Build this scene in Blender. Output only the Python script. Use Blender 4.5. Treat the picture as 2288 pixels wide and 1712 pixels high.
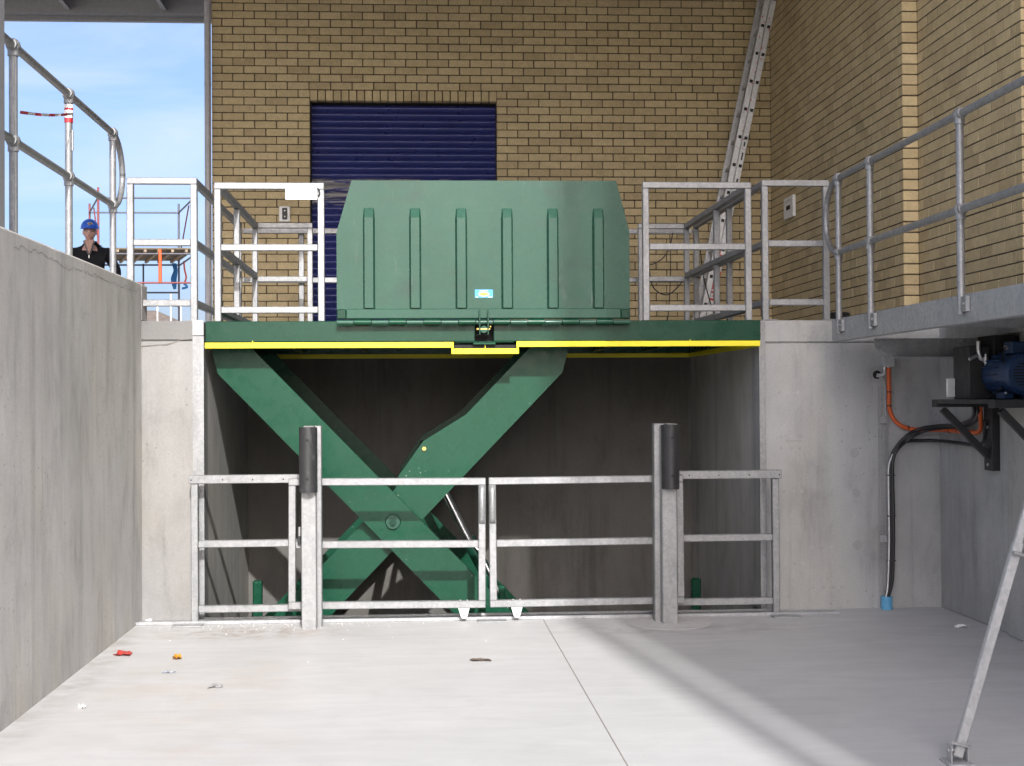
import bpy, math, random
from mathutils import Vector, Matrix, Quaternion
random.seed(7)
R = math.radians
scene = bpy.context.scene
for o in list(bpy.data.objects):
    bpy.data.objects.remove(o)

# ------------------------------------------------------------------ camera
YAW, PITCH, ROLL, CAMH = R(3.71), math.atan(36 / 3300), .0058, 1.67
fw = Vector((math.sin(YAW) * math.cos(PITCH), math.cos(YAW) * math.cos(PITCH), math.sin(PITCH)))
r0 = Vector((math.cos(YAW), -math.sin(YAW), 0)); u0 = r0.cross(fw)
rt = math.cos(ROLL) * r0 - math.sin(ROLL) * u0
up = math.sin(ROLL) * r0 + math.cos(ROLL) * u0
cam_d = bpy.data.cameras.new('camera'); cam = bpy.data.objects.new('camera', cam_d)
scene.collection.objects.link(cam); scene.camera = cam
cam_d.sensor_width = 36; cam_d.lens = 3300 / 2288 * 36
cam_d.clip_start = .05; cam_d.clip_end = 3000
m3 = Matrix((rt, up, -fw)).transposed()
cam.matrix_world = Matrix.Translation((0, 0, CAMH)) @ m3.to_4x4()

# ------------------------------------------------------------------ sky, sun, exposure
SUN = Vector((.125, -1.0, .575)).normalized()           # towards the sun
world = bpy.data.worlds.new('World'); scene.world = world; world.use_nodes = True
wn, wl = world.node_tree.nodes, world.node_tree.links
wn.clear()
w_out = wn.new('ShaderNodeOutputWorld'); w_bg = wn.new('ShaderNodeBackground')
sky = wn.new('ShaderNodeTexSky'); sky.sky_type = 'NISHITA'; sky.sun_disc = False
sky.sun_elevation = math.asin(SUN.z); sky.sun_rotation = math.atan2(SUN.x, SUN.y)
sky.air_density = .5; sky.dust_density = 4.0; sky.ozone_density = 2.2
w_tc = wn.new('ShaderNodeTexCoord'); w_map = wn.new('ShaderNodeMapping')
w_map.inputs['Scale'].default_value = (1.6, 1.6, 6.5); w_map.inputs['Rotation'].default_value = (0, R(9), 0)
w_no = wn.new('ShaderNodeTexNoise'); w_no.inputs['Scale'].default_value = 2.6; w_no.inputs['Detail'].default_value = 7
w_no.inputs['Roughness'].default_value = .58; w_no.inputs['Distortion'].default_value = .5
w_rp = wn.new('ShaderNodeValToRGB')
w_rp.color_ramp.elements[0].position = .40; w_rp.color_ramp.elements[0].color = (0, 0, 0, 1)
w_rp.color_ramp.elements[1].position = .78; w_rp.color_ramp.elements[1].color = (.7, .7, .7, 1)
w_mx = wn.new('ShaderNodeMixRGB'); w_mx.blend_type = 'LIGHTEN'; w_mx.inputs[2].default_value = (2.75, 3.0, 3.3, 1)
wl.new(w_tc.outputs['Generated'], w_map.inputs[0]); wl.new(w_map.outputs[0], w_no.inputs['Vector'])
wl.new(w_no.outputs[0], w_rp.inputs[0]); wl.new(w_rp.outputs[0], w_mx.inputs[0]); wl.new(sky.outputs[0], w_mx.inputs[1])
wl.new(w_mx.outputs[0], w_bg.inputs[0]); wl.new(w_bg.outputs[0], w_out.inputs[0])
w_bg.inputs[1].default_value = .12
sun_d = bpy.data.lights.new('sun', 'SUN'); sun_d.energy = 2.0; sun_d.angle = R(.53); sun_d.color = (1, .985, .955)
sun = bpy.data.objects.new('sun', sun_d); scene.collection.objects.link(sun)
sun.rotation_mode = 'QUATERNION'; sun.rotation_quaternion = SUN.to_track_quat('Z', 'Y')
sun.location = (3, -20, 14)
scene.view_settings.view_transform = 'Standard'; scene.view_settings.look = 'None'
scene.view_settings.gamma = 1; scene.view_settings.use_curve_mapping = False
scene.view_settings.exposure = 1.43
scene.render.engine = 'CYCLES'
scene.cycles.max_bounces = 6; scene.cycles.diffuse_bounces = 4; scene.cycles.glossy_bounces = 2; scene.cycles.transmission_bounces = 1; scene.cycles.caustics_reflective = False; scene.cycles.caustics_refractive = False

# ------------------------------------------------------------------ helpers
C = scene.collection

class MB:
    """collects faces; build() makes ONE mesh object"""
    def __init__(s): s.v = []; s.f = []; s.m = []; s.s = []
    def add(s, vs, fs, mi=0, sm=False):
        n = len(s.v); s.v += [Vector(v) for v in vs]
        for f in fs: s.f.append([i + n for i in f]); s.m.append(mi); s.s.append(sm)
        return s
    def box(s, x0, x1, y0, y1, z0, z1, mi=0):
        return s.add([(x0,y0,z0),(x1,y0,z0),(x1,y1,z0),(x0,y1,z0),(x0,y0,z1),(x1,y0,z1),(x1,y1,z1),(x0,y1,z1)],
                     [(0,3,2,1),(4,5,6,7),(0,1,5,4),(1,2,6,5),(2,3,7,6),(3,0,4,7)], mi)
    def cbox(s, x0, x1, y0, y1, z0, z1, c=.004, mi=0):
        """box with chamfered edges"""
        if x1 < x0: x0, x1 = x1, x0
        if y1 < y0: y0, y1 = y1, y0
        if z1 < z0: z0, z1 = z1, z0
        c = min(c, (x1-x0)*.45, (y1-y0)*.45, (z1-z0)*.45)
        L = ((x0, x1), (y0, y1), (z0, z1)); vs = []; idx = {}
        for sx in (0, 1):
            for sy in (0, 1):
                for sz in (0, 1):
                    k = (sx, sy, sz)
                    for ax in range(3):
                        p = [L[a][k[a]] + (c if k[a] == 0 else -c) for a in range(3)]
                        p[ax] = L[ax][k[ax]]
                        idx[k + (ax,)] = len(vs); vs.append(p)
        fs = []
        for ax in range(3):
            a, b = (ax + 1) % 3, (ax + 2) % 3
            for sd in (0, 1):
                q = []
                for ka, kb in ((0,0),(1,0),(1,1),(0,1)):
                    k = [0,0,0]; k[ax] = sd; k[a] = ka; k[b] = kb
                    q.append(idx[tuple(k) + (ax,)])
                fs.append(q if sd else q[::-1])
            for sa in (0, 1):
                for sb in (0, 1):
                    k0 = [0,0,0]; k0[a] = sa; k0[b] = sb; k1 = list(k0); k1[ax] = 1
                    q = [idx[tuple(k0)+(a,)], idx[tuple(k1)+(a,)], idx[tuple(k1)+(b,)], idx[tuple(k0)+(b,)]]
                    fs.append(q if (sa == sb) else q[::-1])
        for sx in (0, 1):
            for sy in (0, 1):
                for sz in (0, 1):
                    k = (sx, sy, sz); q = [idx[k+(0,)], idx[k+(1,)], idx[k+(2,)]]
                    fs.append(q if (sx + sy + sz) % 2 else q[::-1])
        return s.add(vs, fs, mi)
    def prism(s, pts, ax, a0, a1, mi=0):
        """polygon pts (two coordinates) extruded along axis ax from a0 to a1"""
        n = len(pts)
        def mk(p, a):
            return {0: (a, p[0], p[1]), 1: (p[0], a, p[1]), 2: (p[0], p[1], a)}[ax]
        vs = [mk(p, a0) for p in pts] + [mk(p, a1) for p in pts]
        fs = [list(range(n))[::-1], list(range(n, 2*n))] + [(i, (i+1) % n, n+(i+1) % n, n+i) for i in range(n)]
        ar = sum(pts[i][0]*pts[(i+1) % n][1] - pts[(i+1) % n][0]*pts[i][1] for i in range(n))
        flip = (ar < 0) != (a1 < a0) 
        if ax == 1: flip = not flip
        if flip: fs = [list(f)[::-1] for f in fs]
        return s.add(vs, fs, mi)
    def cyl(s, p0, p1, r, seg=12, r2=None, mi=0, caps=True):
        p0, p1 = Vector(p0), Vector(p1); r2 = r if r2 is None else r2
        d = (p1 - p0).normalized(); t = Vector((0,0,1)) if abs(d.z) < .9 else Vector((1,0,0))
        a = d.cross(t).normalized(); b = d.cross(a)
        ring = lambda p, rr: [p + (a*math.cos(2*math.pi*i/seg) + b*math.sin(2*math.pi*i/seg))*rr for i in range(seg)]
        A, B = ring(p0, r), ring(p1, r2)
        s.add(A + B, [(i, i+seg, (i+1) % seg + seg, (i+1) % seg) for i in range(seg)], mi, True)
        if caps:
            s.add(A, [list(range(seg))], mi); s.add(B, [list(range(seg))[::-1]], mi)
        return s
    def tube(s, path, r, seg=8, mi=0):
        P = [Vector(p) for p in path]; n = len(P)
        T = [(P[min(i+1, n-1)] - P[max(i-1, 0)]).normalized() for i in range(n)]
        t = Vector((0,0,1)) if abs(T[0].z) < .9 else Vector((1,0,0))
        a = T[0].cross(t).normalized(); vs = []
        for i in range(n):
            if i:
                a = T[i-1].rotation_difference(T[i]) @ a
            b = T[i].cross(a)
            vs += [P[i] + (a*math.cos(2*math.pi*k/seg) + b*math.sin(2*math.pi*k/seg))*r for k in range(seg)]
        fs = []
        for i in range(n-1):
            for k in range(seg):
                fs.append((i*seg+k, (i+1)*seg+k, (i+1)*seg+(k+1) % seg, i*seg+(k+1) % seg))
        s.add(vs, fs, mi, True)
        s.add(vs[:seg], [list(range(seg))], mi); s.add(vs[-seg:], [list(range(seg))[::-1]], mi)
        return s
    def ball(s, c, r, sc=(1,1,1), nu=14, nv=9, mi=0):
        c = Vector(c); vs = [c + Vector((0,0,-r*sc[2]))]
        for j in range(1, nv):
            th = math.pi*j/nv - math.pi/2
            for i in range(nu):
                ph = 2*math.pi*i/nu
                vs.append(c + Vector((math.cos(th)*math.cos(ph)*r*sc[0], math.cos(th)*math.sin(ph)*r*sc[1], math.sin(th)*r*sc[2])))
        vs.append(c + Vector((0,0,r*sc[2]))); fs = []
        for i in range(nu): fs.append((0, 1+(i+1) % nu, 1+i))
        for j in range(nv-2):
            for i in range(nu):
                a = 1+j*nu; fs.append((a+i, a+(i+1) % nu, a+nu+(i+1) % nu, a+nu+i))
        a = 1+(nv-2)*nu
        for i in range(nu): fs.append((a+i, a+(i+1) % nu, len(vs)-1))
        return s.add(vs, fs, mi, True)
    def bar(s, p0, p1, w, h, c=.004, mi=0, upv=(0,0,1)):
        """chamfered rectangular bar from p0 to p1"""
        p0, p1 = Vector(p0), Vector(p1); d = p1 - p0; L = d.length; d.normalize()
        u = Vector(upv); sd = d.cross(u)
        if sd.length < 1e-4: sd = d.cross(Vector((0,1,0)))
        sd.normalize(); u = sd.cross(d)
        n = len(s.v); s.cbox(-w/2, w/2, 0, L, -h/2, h/2, c, mi)
        for i in range(n, len(s.v)):
            q = s.v[i]; s.v[i] = p0 + sd*q.x + d*q.y + u*q.z
        return s
    def build(s, name, mat, parent=None):
        off = Vector((0,0,0)); q = parent
        while q is not None: off += q.location; q = q.parent
        me = bpy.data.meshes.new(name)
        me.from_pydata([tuple(v - off) for v in s.v], [], s.f)
        mats = mat if isinstance(mat, (list, tuple)) else [mat]
        for mt in mats: me.materials.append(mt)
        me.polygons.foreach_set('material_index', s.m)
        me.polygons.foreach_set('use_smooth', s.s)
        me.update()
        o = bpy.data.objects.new(name, me); C.objects.link(o)
        if parent is not None: o.parent = parent
        return o

def tag(o, label=None, cat=None, group=None, kind=None):
    if label: o['label'] = label
    if cat: o['category'] = cat
    if group: o['group'] = group
    if kind: o['kind'] = kind
    return o

def thing(name, loc, label, cat, group=None):
    o = bpy.data.objects.new(name, None); C.objects.link(o); o.location = loc
    o.empty_display_size = .1
    return tag(o, label, cat, group)

# ------------------------------------------------------------------ materials
def newmat(name):
    m = bpy.data.materials.new(name); m.use_nodes = True
    nt = m.node_tree; b = nt.nodes['Principled BSDF']
    return m, nt, b
def pos(nt, scale=(1,1,1)):
    g = nt.nodes.new('ShaderNodeNewGeometry'); mp = nt.nodes.new('ShaderNodeMapping')
    mp.inputs['Scale'].default_value = scale; nt.links.new(g.outputs['Position'], mp.inputs[0]); return mp.outputs[0]
def noise(nt, vec, scale, detail=4, rough=.55, dist=0):
    n = nt.nodes.new('ShaderNodeTexNoise'); n.inputs['Scale'].default_value = scale
    n.inputs['Detail'].default_value = detail; n.inputs['Roughness'].default_value = rough; n.inputs['Distortion'].default_value = dist
    nt.links.new(vec, n.inputs['Vector']); return n.outputs[0]
def ramp(nt, fac, stops):
    r = nt.nodes.new('ShaderNodeValToRGB'); e = r.color_ramp.elements
    while len(e) < len(stops): e.new(.5)
    for i, (p, c) in enumerate(stops):
        e[i].position = p; e[i].color = (c, c, c, 1) if isinstance(c, (int, float)) else tuple(c) + (1,)
    nt.links.new(fac, r.inputs[0]); return r.outputs[0]
def mix(nt, fac, a, b, mode='MIX'):
    n = nt.nodes.new('ShaderNodeMixRGB'); n.blend_type = mode
    for i, x in ((0, fac), (1, a), (2, b)):
        if hasattr(x, 'node'): nt.links.new(x, n.inputs[i])
        elif isinstance(x, (int, float)): n.inputs[i].default_value = x if i == 0 else (x, x, x, 1)
        else: n.inputs[i].default_value = tuple(x) + (1,)
    return n.outputs[0]
def bump(nt, b, h, strength=.2, dist=.01):
    n = nt.nodes.new('ShaderNodeBump'); n.inputs['Strength'].default_value = strength; n.inputs['Distance'].default_value = dist
    nt.links.new(h, n.inputs['Height']); nt.links.new(n.outputs[0], b.inputs['Normal'])

def concrete(name, base, streak=.35, warm=(1,.985,.96), pores=.5, rough=.85):
    m, nt, b = newmat(name)
    p = pos(nt); big = noise(nt, p, .8, 4, .62); mid = noise(nt, pos(nt, (4, 4, 1.7)), 1.0, 5, .66, .35)
    vs = noise(nt, pos(nt, (6, 6, .40)), 1.0, 5, .64, .3); fine = noise(nt, p, 70, 2, .6)
    c = ramp(nt, big, [(.25, [base*x*.80 for x in warm]), (.5, [base*x for x in warm]), (.75, [base*x*1.14 for x in warm])])
    c = mix(nt, .75, c, ramp(nt, mid, [(.26, .66), (.46, .98), (.74, 1.14)]), 'MULTIPLY')
    c = mix(nt, streak, c, ramp(nt, vs, [(.28, .45), (.46, .98), (.74, 1.12)]), 'MULTIPLY')
    c = mix(nt, 1.0, c, ramp(nt, noise(nt, pos(nt, (1.1, 1.1, .55)), 1.0, 3, .6), [(.45, (1, 1, 1)), (.75, (.98, .95, .88))]), 'MULTIPLY')
    c = mix(nt, .35, c, ramp(nt, fine, [(.3, .82), (.7, 1.12)]), 'MULTIPLY')
    v = nt.nodes.new('ShaderNodeTexVoronoi'); v.inputs['Scale'].default_value = 17; nt.links.new(p, v.inputs['Vector'])
    msk = ramp(nt, v.outputs['Distance'], [(.08, 1), (.16, 0)])
    pm = mix(nt, 1.0, msk, ramp(nt, big, [(.48, 0), (.62, pores)]), 'MULTIPLY')
    c = mix(nt, pm, c, [base*.32]*3)
    nt.links.new(c, b.inputs['Base Color']); b.inputs['Roughness'].default_value = rough
    b.inputs['Specular IOR Level'].default_value = .25
    bump(nt, b, mix(nt, .5, fine, mid), .25, .006)
    return m

def floor_mat():
    m, nt, b = newmat('trowelled_concrete'); p = pos(nt)
    big = noise(nt, pos(nt, (.55, .8, 1)), 1.0, 5, .55); tr = noise(nt, pos(nt, (1.1, 4.2, 1)), 1.0, 5, .62, 1.3)
    tr2 = noise(nt, pos(nt, (2.2, 26, 1)), 1.0, 4, .6, .4)
    c = ramp(nt, big, [(.3, (.54, .536, .538)), (.7, (.59, .586, .588))])
    c = mix(nt, .45, c, ramp(nt, tr, [(.3, .86), (.55, 1.0), (.75, 1.06)]), 'MULTIPLY')
    c = mix(nt, .4, c, ramp(nt, noise(nt, p, 3.2, 5, .65, .6), [(.3, .88), (.6, 1.03)]), 'MULTIPLY')
    c = mix(nt, .13, c, ramp(nt, tr2, [(.35, .86), (.65, 1.06)]), 'MULTIPLY')
    def spot(x, y, rx, ry, col, k, sc):
        mp = nt.nodes.new('ShaderNodeMapping'); g = nt.nodes.new('ShaderNodeNewGeometry')
        nt.links.new(g.outputs['Position'], mp.inputs[0])
        mp.inputs['Location'].default_value = (-x/rx, -y/ry, 0); mp.inputs['Scale'].default_value = (1/rx, 1/ry, 0)
        gr = nt.nodes.new('ShaderNodeTexGradient'); gr.gradient_type = 'SPHERICAL'; nt.links.new(mp.outputs[0], gr.inputs[0])
        n_ = ramp(nt, noise(nt, p, sc, 5, .65), [(.42, 0), (.66, k)])
        return mix(nt, mix(nt, 1.0, ramp(nt, gr.outputs[1], [(0, 0), (.6, 1)]), n_, 'MULTIPLY'), c, col)
    c = spot(-1.25, 8.7, .75, 1.3, (.47, .38, .30), .4, 2.6)
    c = spot(-1.0, 7.3, .5, .5, (.48, .41, .35), .35, 4)
    c = spot(-1.2, 10.75, 1.0, .4, (.34, .28, .23), .8, 7)
    c = spot(1.9, 10.7, 1.2, .5, (.33, .32, .31), .6, 5)
    c = spot(-2.1, 9.0, .25, 3.0, (.33, .31, .28), .7, 4)
    sp = nt.nodes.new('ShaderNodeTexVoronoi'); sp.inputs['Scale'].default_value = 9; nt.links.new(p, sp.inputs['Vector'])
    c = mix(nt, ramp(nt, sp.outputs['Distance'], [(.03, .5), (.05, 0)]), c, (.3, .28, .26))
    nt.links.new(c, b.inputs['Base Color'])
    nt.links.new(ramp(nt, tr, [(.3, .62), (.7, .48)]), b.inputs['Roughness'])
    b.inputs['Specular IOR Level'].default_value = .3
    bump(nt, b, mix(nt, .3, tr2, noise(nt, p, 60, 3)), .05, .004)
    return m

def galv(name, base=.60, metal=.3, rough=.48):
    m, nt, b = newmat(name); p = pos(nt)
    v = nt.nodes.new('ShaderNodeTexVoronoi'); v.inputs['Scale'].default_value = 55; nt.links.new(p, v.inputs['Vector'])
    sep = nt.nodes.new('ShaderNodeSeparateColor'); nt.links.new(v.outputs['Color'], sep.inputs[0])
    c = ramp(nt, sep.outputs[0], [(0, [base*.86, base*.88, base*.91]), (1, [base*1.06, base*1.07, base*1.09])])
    c = mix(nt, .55, c, ramp(nt, noise(nt, p, 6, 6, .65), [(.28, .72), (.5, 1.0), (.75, 1.08)]), 'MULTIPLY')
    c = mix(nt, .6, c, ramp(nt, noise(nt, pos(nt, (30, 30, 5)), 1, 4, .6), [(.3, .8), (.55, 1.02)]), 'MULTIPLY')
    nt.links.new(c, b.inputs['Base Color']); b.inputs['Metallic'].default_value = metal
    nt.links.new(ramp(nt, sep.outputs[1], [(0, rough-.1), (1, rough+.12)]), b.inputs['Roughness'])
    bump(nt, b, noise(nt, p, 30, 4), .06, .004)
    return m

def paint(name, col, rough=.4, wear=.2, metal=0.0, scratch=(.5,.5,.5), coat=0.0, spec=.5):
    m, nt, b = newmat(name); p = pos(nt)
    c = mix(nt, .6, col, ramp(nt, noise(nt, p, 1.6, 3, .5), [(.3, .86), (.7, 1.1)]), 'MULTIPLY')
    c = mix(nt, .22, c, ramp(nt, noise(nt, pos(nt, (14, 14, 2)), 1, 3, .6), [(.3, .82), (.65, 1.06)]), 'MULTIPLY')
    if wear:
        w = mix(nt, 1.0, ramp(nt, noise(nt, p, 26, 5, .7), [(.64, 0), (.72, wear)]), ramp(nt, noise(nt, p, 2.3, 3), [(.48, 0), (.62, 1)]), 'MULTIPLY')
        c = mix(nt, w, c, scratch)
    nt.links.new(c, b.inputs['Base Color'])
    nt.links.new(ramp(nt, noise(nt, p, 9, 5, .6), [(.3, rough-.08), (.7, rough+.12)]), b.inputs['Roughness'])
    b.inputs['Metallic'].default_value = metal; b.inputs['Coat Weight'].default_value = coat
    b.inputs['Specular IOR Level'].default_value = spec
    bump(nt, b, noise(nt, p, 3.5, 2), .05, .012)
    return m

def specks(m, col, sc=55, th=.10, area=2.0):
    nt = m.node_tree; b = nt.nodes['Principled BSDF']; p = pos(nt)
    src = b.inputs['Base Color'].links[0].from_socket
    v = nt.nodes.new('ShaderNodeTexVoronoi'); v.inputs['Scale'].default_value = sc; nt.links.new(p, v.inputs['Vector'])
    k = mix(nt, 1.0, ramp(nt, v.outputs['Distance'], [(th*.7, 1), (th, 0)]), ramp(nt, noise(nt, p, area, 2), [(.5, 0), (.64, 1)]), 'MULTIPLY')
    nt.links.new(mix(nt, k, src, col), b.inputs['Base Color'])

def plain(name, col, rough=.6, metal=0.0, var=.12, sc=20):
    m, nt, b = newmat(name); p = pos(nt)
    c = mix(nt, 1.0, col, ramp(nt, noise(nt, p, sc, 4, .6), [(.3, 1-var), (.7, 1+var)]), 'MULTIPLY')
    nt.links.new(c, b.inputs['Base Color']); b.inputs['Roughness'].default_value = rough; b.inputs['Metallic'].default_value = metal
    return m

def brick_mat():
    m, nt, b = newmat('buff_brick'); p = pos(nt)
    oi = nt.nodes.new('ShaderNodeObjectInfo'); g = nt.nodes.new('ShaderNodeNewGeometry')
    ad = nt.nodes.new('ShaderNodeMath'); ad.operation = 'ADD'
    nt.links.new(oi.outputs['Random'], ad.inputs[0]); nt.links.new(g.outputs['Random Per Island'], ad.inputs[1])
    fr = nt.nodes.new('ShaderNodeMath'); fr.operation = 'FRACT'; nt.links.new(ad.outputs[0], fr.inputs[0])
    c = ramp(nt, fr.outputs[0], [(0, (0.483, 0.382, 0.225)), (.3, (0.544, 0.437, 0.256)), (.55, (0.576, 0.467, 0.274)), (.8, (0.599, 0.484, 0.291)), (.93, (0.527, 0.420, 0.257)), (1, (0.465, 0.372, 0.222))])
    c = mix(nt, .8, c, ramp(nt, noise(nt, p, 130, 3, .7), [(.34, .66), (.5, 1), (.7, 1.14)]), 'MULTIPLY')
    c = mix(nt, .7, c, ramp(nt, noise(nt, p, 14, 4, .6), [(.3, .86), (.7, 1.1)]), 'MULTIPLY')
    c = mix(nt, .55, c, ramp(nt, noise(nt, p, .8, 4, .6), [(.3, .84), (.7, 1.1)]), 'MULTIPLY')
    nt.links.new(c, b.inputs['Base Color']); b.inputs['Roughness'].default_value = .9; b.inputs['Specular IOR Level'].default_value = .2
    bump(nt, b, noise(nt, p, 150, 3, .7), .35, .003)
    return m

M = {}
M['floor'] = floor_mat()
M['wall_l'] = concrete('formed_concrete_streaked', .55, .46, (1, .975, .95), .7)
M['pier'] = concrete('formed_concrete_pale', .275, .36, (1, .98, .97), 1.0)
M['wall_r'] = concrete('formed_concrete_grey', .40, .36, (1, 1.01, 1.015), .5)
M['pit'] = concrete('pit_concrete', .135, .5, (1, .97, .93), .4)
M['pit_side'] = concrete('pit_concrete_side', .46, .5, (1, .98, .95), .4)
M['slab'] = concrete('slab_concrete', .56, .1, (1, .99, .98), .4)
M['cap'] = concrete('weathered_cap', .20, .2, (1, .98, .96), .4)
M['pier_plug'] = concrete('pier_plug', .25, .05, (1, .98, .97), .2)
M['plug'] = concrete('tie_hole_filler', .43, .05, (1, 1, 1), .2)
M['patch'] = concrete('patch_mortar', .36, .1, (1, 1, 1), .2)
M['ground'] = concrete('site_ground', .33, 0.05, (1, .93, .84), .4)
M['galv'] = galv('galvanised_steel', .315, .45, .46)
M['galv_dull'] = galv('galvanised_steel_dull', .40, .3, .52)
M['green'] = paint('green_enamel', (.0085, .062, .034), .27, .25, spec=.22, scratch=(.2,.26,.22))
M['green_flap'] = paint('green_enamel_worn', (.025, .080, .055), .27, .2, spec=.25, scratch=(.16,.22,.19))
M['green_dark'] = paint('green_enamel_fresh', (.007, .040, .024), .27, .1, spec=.22)
M['green_band'] = paint('green_enamel_deep', (.010, .050, .030), .27, .3, spec=.22, scratch=(.12,.2,.16))
M['yellow'] = paint('yellow_enamel', (.86, .74, .02), .45, .1, scratch=(.5,.42,.05))
M['black_steel'] = paint('black_steel', (.018, .018, .02), .5, .1, scratch=(.08,.08,.08))
M['rubber'] = paint('black_rubber', (.028, .028, .03), .55, .5, scratch=(.22,.22,.22))
def smears(m, col, sc, lo, hi, k):
    nt = m.node_tree; b = nt.nodes['Principled BSDF']; src = b.inputs['Base Color'].links[0].from_socket
    w = mix(nt, 1.0, ramp(nt, noise(nt, pos(nt, sc), 1.0, 5, .65, .8), [(lo, 0), (hi, k)]), ramp(nt, noise(nt, pos(nt), 1.3, 3), [(.42, 0), (.6, 1)]), 'MULTIPLY')
    nt.links.new(mix(nt, w, src, col), b.inputs['Base Color'])
smears(M['green_flap'], (.03, .045, .04), (2.0, 2, 5.0), .5, .74, .6); smears(M['green_flap'], (.14, .17, .155), (26, 4, 3), .62, .72, .5)
smears(M['green'], (.012, .03, .022), (3, 3, 3), .52, .75, .6); smears(M['green'], (.10, .15, .125), (30, 5, 30), .64, .72, .5); smears(M['green_band'], (.06, .09, .075), (4, 4, 30), .6, .72, .5)
smears(M['galv'], (.19, .195, .20), (9, 9, 3), .52, .72, .7); smears(M['galv_dull'], (.26, .27, .28), (5, 5, 3), .5, .72, .6)
specks(M['green'], (.4, .45, .42), 22, .09, 1.8); smears(M['rubber'], (.16, .16, .16), (14, 14, 9), .55, .72, .7)
M['dark'] = plain('dark_recess', (.012, .012, .012), .8)
M['chrome'] = plain('chrome_rod', (.8, .8, .8), .18, 1.0, .05)
M['bolt'] = plain('zinc_bolt', (.55, .55, .56), .35, .8)
M['brass'] = plain('yellow_zinc_bolt', (.6, .42, .12), .35, .6)
M['white'] = plain('white_plastic', (.78, .78, .77), .5)
M['white_painted'] = paint('white_paint', (.78, .78, .78), .5, .15)  # even white paint, slightly worn
M['brick'] = brick_mat()
M['mortar'] = plain('dark_mortar', (.075, .06, .044), .95, 0, .25, 40)
M['door'] = paint('indigo_shutter', (.028, .036, .175), .32, .05, scratch=(.2,.2,.24))
M['door_worn'] = paint('indigo_shutter_scuffed', (.09, .09, .13), .5, 1.0, scratch=(.28,.27,.27))
def scuffed():
    m, nt, b = newmat('indigo_shutter_scuffed'); p = pos(nt)
    k = ramp(nt, noise(nt, pos(nt, (5, 5, 60)), 1.0, 4, .6), [(.44, 0), (.54, 1)])
    nt.links.new(mix(nt, k, (.028, .036, .175), (.30, .29, .29)), b.inputs['Base Color']); b.inputs['Roughness'].default_value = .5
    return m
M['door_worn'] = scuffed()
M['pipe_grey'] = plain('grey_downpipe', (.42, .41, .43), .5)
M['roof'] = plain('roof_steel', (.42, .42, .43), .5, .2)
M['column'] = paint('column_steel', (.34, .34, .36), .5, .1)
M['alu'] = galv('ladder_aluminium', .52, .55, .42)
M['red'] = plain('red_print', (.5, .03, .03), .6)
M['orange'] = paint('orange_conduit', (.62, .11, .02), .4, .05)
M['hose'] = plain('black_hose', (.016, .016, .018), .4)
M['lightgrey'] = plain('grey_plastic', (.45, .46, .47), .5)
M['blue_pipe'] = plain('blue_pvc', (.12, .38, .62), .4)
M['motor'] = paint('blue_motor_enamel', (.012, .042, .12), .4, .1)
M['strut'] = galv('strut_steel', .42, .2, .55)
M['wood'] = plain('scaffold_board', (.12, .095, .065), .8, 0, .3, 8)
M['wood_pale'] = plain('scaffold_joist', (.26, .20, .14), .8, 0, .2, 8)
M['scaf_red'] = plain('scaffold_red', (.19, .04, .04), .5)
M['scaf_orange'] = plain('scaffold_orange', (.55, .08, .015), .5)
M['scaf_dark'] = plain('scaffold_tube', (.10, .10, .12), .5, .3)
M['cloth_blue'] = plain('blue_cloth', (.03, .17, .42), .8)
M['tape_white'] = plain('tape_white', (.8, .8, .8), .5)
M['tape_red'] = plain('tape_red', (.6, .03, .04), .5)
M['tile'] = plain('house_tile', (.15, .12, .10), .8, 0, .25, 3)
M['render'] = plain('house_render', (.55, .5, .43), .8)

# ------------------------------------------------------------------ setting
DECK = 2.28
LWX, LWT, PIERY, RWY, RX = -2.09, 2.57, 11.42, 11.50, 4.15
PX0, PX1, PITY0, PITY1, PITZ = -1.625, 2.705, 11.36, 14.42, -.76
mb = MB()
mb.box(LWX - .6, RX + .2, -60, PITY0, -.3, 0)
mb.box(LWX - .2, PX0, PITY0 + .0005, PIERY + .3, -.3, -.0005); mb.box(PX1, RX + .2, PITY0 + .0005, RWY + .3, -.3, -.0005)
tag(mb.build('yard_floor', M['floor']), kind='structure')
mb = MB(); mb.box(.947, .952, -20, PITY0 - .2, .001, .004)
M['joint'] = plain('joint_sealant', (.34, .315, .29), .9)
tag(mb.build('floor_control_joint', M['joint']), kind='structure')
mb = MB()
mb.box(-600, LWX - .255, -600, 600, 1.9, DECK - .012)
mb.box(LWX - .25, 600, 20.5, 600, 1.9, DECK - .014)
mb.box(LWX - .25, 4.4, 16.9, 20.495, 1.9, DECK - .013); mb.box(4.41, 600, -600, 20.49, 1.9, DECK - .015)
tag(mb.build('ground', M['ground']), kind='structure')
mb = MB()
mb.box(LWX - .25, 4.39, PITY1 + .004, 16.89, 1.9, DECK)
mb.box(LWX - .25, PX0 - .004, PIERY + .25, PITY1, 1.9, DECK - .002); mb.box(PX1 + .004, 4.39, RWY + .25, PITY1, 1.9, DECK - .002)
tag(mb.build('dock_slab', M['slab']), kind='structure')

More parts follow.
